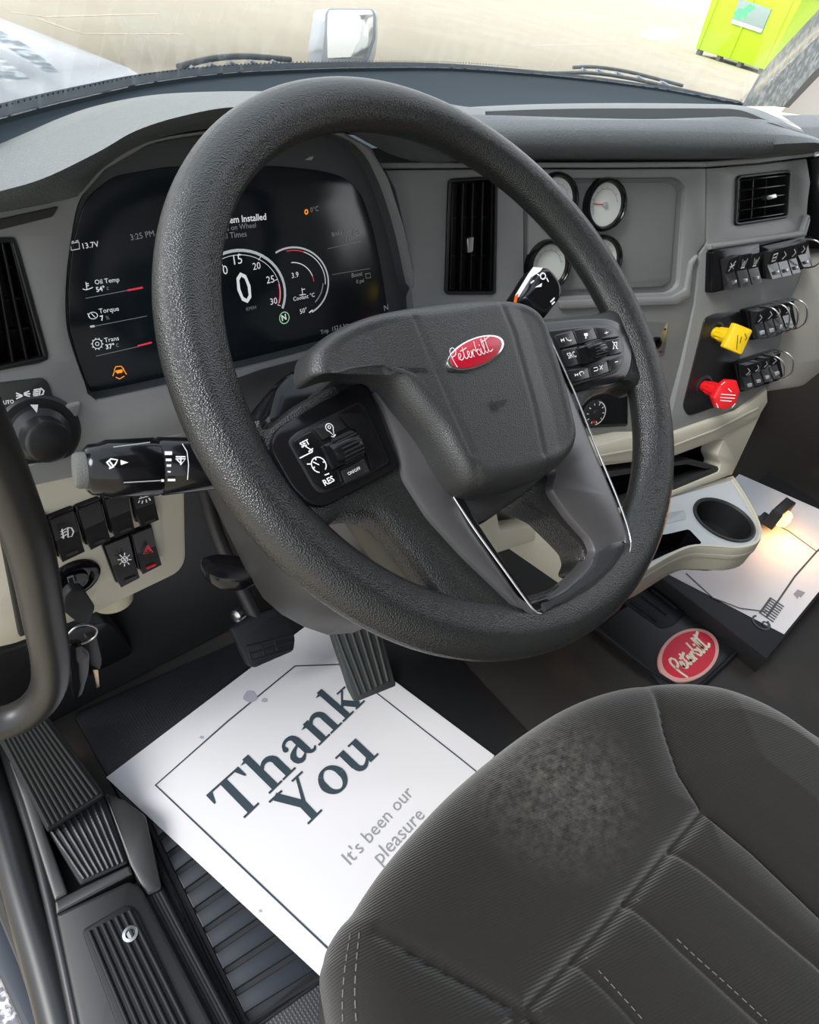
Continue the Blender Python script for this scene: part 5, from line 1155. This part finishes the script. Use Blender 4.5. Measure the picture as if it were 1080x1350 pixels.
# bonnet of the truck, white, seen past the left of the windscreen
whitep = material('white_truck_paint', (.9, .9, .9), .25, coat=.5)
hood = thing('truck_bonnet', 'white bonnet of the truck beyond the left end of the windscreen', 'bonnet', (.1, 1.6, .1))
hz = ZP(.50)
h1 = [hz.hit(p) for p in [(-420, -110), (-200, -45), (0, 26), (60, 47), (120, 70), (172, 90), (192, 98), (150, 116), (60, 142), (-60, 178)]]
h1 = [v + Vector((0, 0, 0)) for v in h1]
x0 = -.9
def sk(v, s, dz): return Vector((v.x + (x0 - v.x) * s, v.y, v.z + dz))
h1 = sorted(h1, key=lambda v: -v.y)
prof = [(-.02, -.75), (-.008, -.25), (0, 0.0), (.05, .02), (.25, .05), (.6, .06), (1., 0)]
loft('bonnet_skin', [[sk(v, s, dz) for v in h1] for s, dz in prof], whitep, hood, n=24, ang=60)
stripm = material('speckled_grey_strip', (.25, .3, .33), .5, var=(30, (.9, .92, .93), .42, .6))
polys('bonnet_strips', ZP(.575), [[(-60, 20), (0, 40), (40, 62), (80, 96), (60, 96), (30, 76), (0, 56), (-60, 40)], [(-60, 60), (0, 74), (40, 104), (0, 108), (-60, 110)]], stripm, hood, .012)  # two strips speckled grey to white, laid over the bonnet
# cowl outside the glass
cwl = thing('wiper_cowl', 'black scuttle cowl outside the base of the windscreen', 'cowl', (.6, .75, .6))
loft('cowl_panel', [[v + Vector((0, .055, -.03)) for v in wb], [v + Vector((0, .10, -.07)) for v in wb], [v + Vector((0, .18, -.2)) for v in wb]], blackm, cwl, n=50)
fend = thing('fender_shelf', 'white fender top below the hood mirror', 'fender', (1.6, 1.4, .0))
hoodmirror = along((452, 50), 2.05)
box('fender_top', (hoodmirror.x - .35, hoodmirror.y - .5, -.35), (hoodmirror.x + .25, hoodmirror.y + .6, .28), whitep, fend, .08)
mrr = thing('hood_mirror', 'silver fender mirror on its arm outside, above the top of the wheel', 'mirror', hoodmirror + Vector((0, 0, -.25)))
FN = (CAM - hoodmirror).normalized()
mpn = Pl(hoodmirror, n=(FN + Vector((-.25, 0, .1))).normalized(), u=(1, 0, 0)); mpn.u = (mpn.u - mpn.n * mpn.u.dot(mpn.n)).normalized(); mpn.v = mpn.n.cross(mpn.u)
def zm(p): return (380 + p[0] / 7.714, p[1] / 7.714)
silv = material('silver_mirror_shell', (.62, .64, .66), .3, metal=.3)
dome('mirror_shell', mpn, [zm(p) for p in [(250, 90), (400, 60), (650, 60), (870, 85), (888, 200), (885, 380), (830, 620), (600, 690), (330, 680), (175, 600), (195, 350), (220, 200)]], silv, mrr, hb=-.10, ht=-.004, edge=.05, rings=10, n=60)
prism('mirror_bezel', mpn, rnd([zm(p) for p in [(410, 80), (860, 85), (888, 150), (885, 380), (800, 640), (330, 660), (370, 300), (375, 130)]], 4), -.012, .002, material('grey_mirror_bezel', (.3, .33, .35), .4), mrr, .004)
prism('mirror_glass', mpn, rnd([zm(p) for p in [(430, 100), (845, 100), (868, 150), (865, 370), (780, 600), (400, 600), (395, 330), (400, 140)]], 3), 0, .003, material('mirror_glass', (.92, .9, .84), .06, metal=.85), mrr, .0006)
tube('mirror_arm', [mpn.w((-.03, -.05), -.06), mpn.w((-.03, -.16), -.06), hoodmirror + Vector((-.02, .03, -.30))], .018, blackm, mrr, seg=12)
# wipers
blk2 = material('grey_black_wiper', (.12, .13, .13), .5)
def wiper(label, pts, lift):
    P_ = [ZB.hit(p) + Vector((0, .02, lift - .016)) for p in pts]; t = thing('windscreen_wiper', label, 'wiper', P_[0], 'windscreen wipers')
    tube('blade', P_, .004, blk2, t, seg=8, n=30)
    c_ = curve(P_, 40)
    q = [v + Vector((0, .012, .008 + .004 * math.sin(math.pi * i / 22.))) for i, v in enumerate(c_[8:31])]
    tube('arm', q, .004, blk2, t, seg=8, n=0)
    for k in (10, 14, 18, 22, 26): tube('yoke', [c_[k] + Vector((0, 0, 0)), c_[k] + Vector((0, .006, .007)), c_[k + 2]], .003, silv, t, seg=6, n=6)
    return t
wiper('wiper resting on the left of the windscreen, left of the hood mirror', [(196, 104), (240, 97), (290, 88), (340, 84), (400, 84), (450, 82)], .006)
wiper('wiper resting on the right of the windscreen, running to the right pillar', [(735, 93), (790, 93), (840, 100), (890, 111), (940, 122), (985, 132)], .006)
# dumpster
lime = material('lime_green_painted_steel', (.40, .60, .0), .5)
dmp = thing('dumpster', 'lime green waste dumpster on the pale ground beyond the right pillar', 'dumpster', (36.5, 17, -1.35))
GZ = ZP(-1.15)
a_ = GZ.hit((917, 64)); b_ = GZ.hit((1008, 92))
e_ = (b_ - a_).normalized(); f_ = Vector((-e_.y, e_.x, 0)); f_ = f_ if f_.dot(Vector((1, .3, 0))) > 0 else -f_
Dp = Pl(a_, n=-f_, u=e_); W_ = (b_ - a_).length
side = [(0, 0), (W_, 0), (W_ + .0, 2.6), (-.0, 2.6)]
prism('bin_body', Dp, [(0, 0), (W_, 0), (W_ + .25, 2.7), (-.25, 2.7)], -2.4, 0, lime, dmp, .03, local=True)
prism('bin_rim', Dp, [(-.3, 2.6), (W_ + .3, 2.6), (W_ + .3, 2.75), (-.3, 2.75)], -2.45, .05, lime, dmp, .02, local=True)
for k in range(3): prism('side_rib', Dp, [(-.02 + W_ * (.04 + .46 * k) - .06, .02), (W_ * (.04 + .46 * k) + .06, .02), (W_ * (.04 + .46 * k) + .06, 2.6), (W_ * (.04 + .46 * k) - .06, 2.6)], 0, .06, lime, dmp, .01, local=True)
for k in (.05, .35, .65, .95): prism('skid_foot', Dp, [(W_ * k - .1, -.2), (W_ * k + .1, -.2), (W_ * k + .1, 0), (W_ * k - .1, 0)], -.3, -.05, material('dark_skid_steel', (.1, .1, .09), .6) if k < .1 else bpy.data.materials['dark_skid_steel'], dmp, .01, local=True)
def zd(p): return (860 + p[0] / 4.909, p[1] / 4.909)
sg = prism('sign_plate', Dp, [zd(p) for p in [(565, -10), (770, 60), (705, 215), (508, 150)]], .0, .08, material('grey_sign_plate', (.28, .36, .34), .5), dmp, .005)
polys('sign_band', Dp, [[zd(p) for p in [(520, 125), (715, 190), (705, 212), (510, 148)]]], white, dmp, .086)
strokes('sign_logo', Dp, [[zd(p) for p in [(585, 70), (560, 65), (540, 85), (545, 110), (570, 112)]], [zd(p) for p in [(560, 90), (590, 85)]], [zd(p) for p in [(620, 40), (612, 80), (600, 115)]], [zd(p) for p in [(600, 60), (640, 62)]], [zd(p) for p in [(630, 35), (645, 60), (655, 45)]]], .16, material('green_sign_logo', (.1, .85, .25), .5), dmp, .09)
for k, (p, r) in enumerate([((872, 44), .45)]):
    o = ZP(-1.35).hit(p); 
    dome('snow_patch', ZP(-1.35), [(p[0] + r * 60 * math.cos(t), p[1] + r * 16 * math.sin(t)) for t in [i * math.pi / 6 for i in range(12)]], material('old_snow', (.9, .9, .9), .8) if k == 0 else bpy.data.materials['old_snow'], None, hb=-.02, ht=.12, edge=.5, rings=6, n=30)
sn = [o for o in COL.objects if o.name.startswith('snow_patch')]
tag(sn[0], 'white snow patch on the ground left of the lime dumpster', 'snow')
# faint tyre tracks in the ground
trk = material('tyre_track_sand', (.80, .62, .46), .9)
t1 = [[(16, 16), (60, 22), (210, 18)], [(50, 24), (95, 40), (110, 44), (240, 45)], [(700, 60), (820, 58), (960, 100)], [(860, 78), (930, 95), (1000, 118)]]
o = strokes('tyre_tracks', ZP(-1.35), t1, .06, trk, None, .004); o['kind'] = 'stuff'; tag(o, 'faint darker tyre tracks across the pale sandy ground', 'track')
# ================================================================ CAB SHELL (roof, rear wall, window frames)
liner = material('grey_headliner', (.25, .25, .25), .8)
struct(box('ceiling', (-.56, -1.05, 1.52), (1.66, -.02, 1.58), liner))
struct(box('wall_back', (-.56, -1.05, -.05), (1.66, -1.0, 1.55), liner))
struct(box('trim_9', (1.60, -1.0, .66), (1.66, -.80, 1.52), liner))
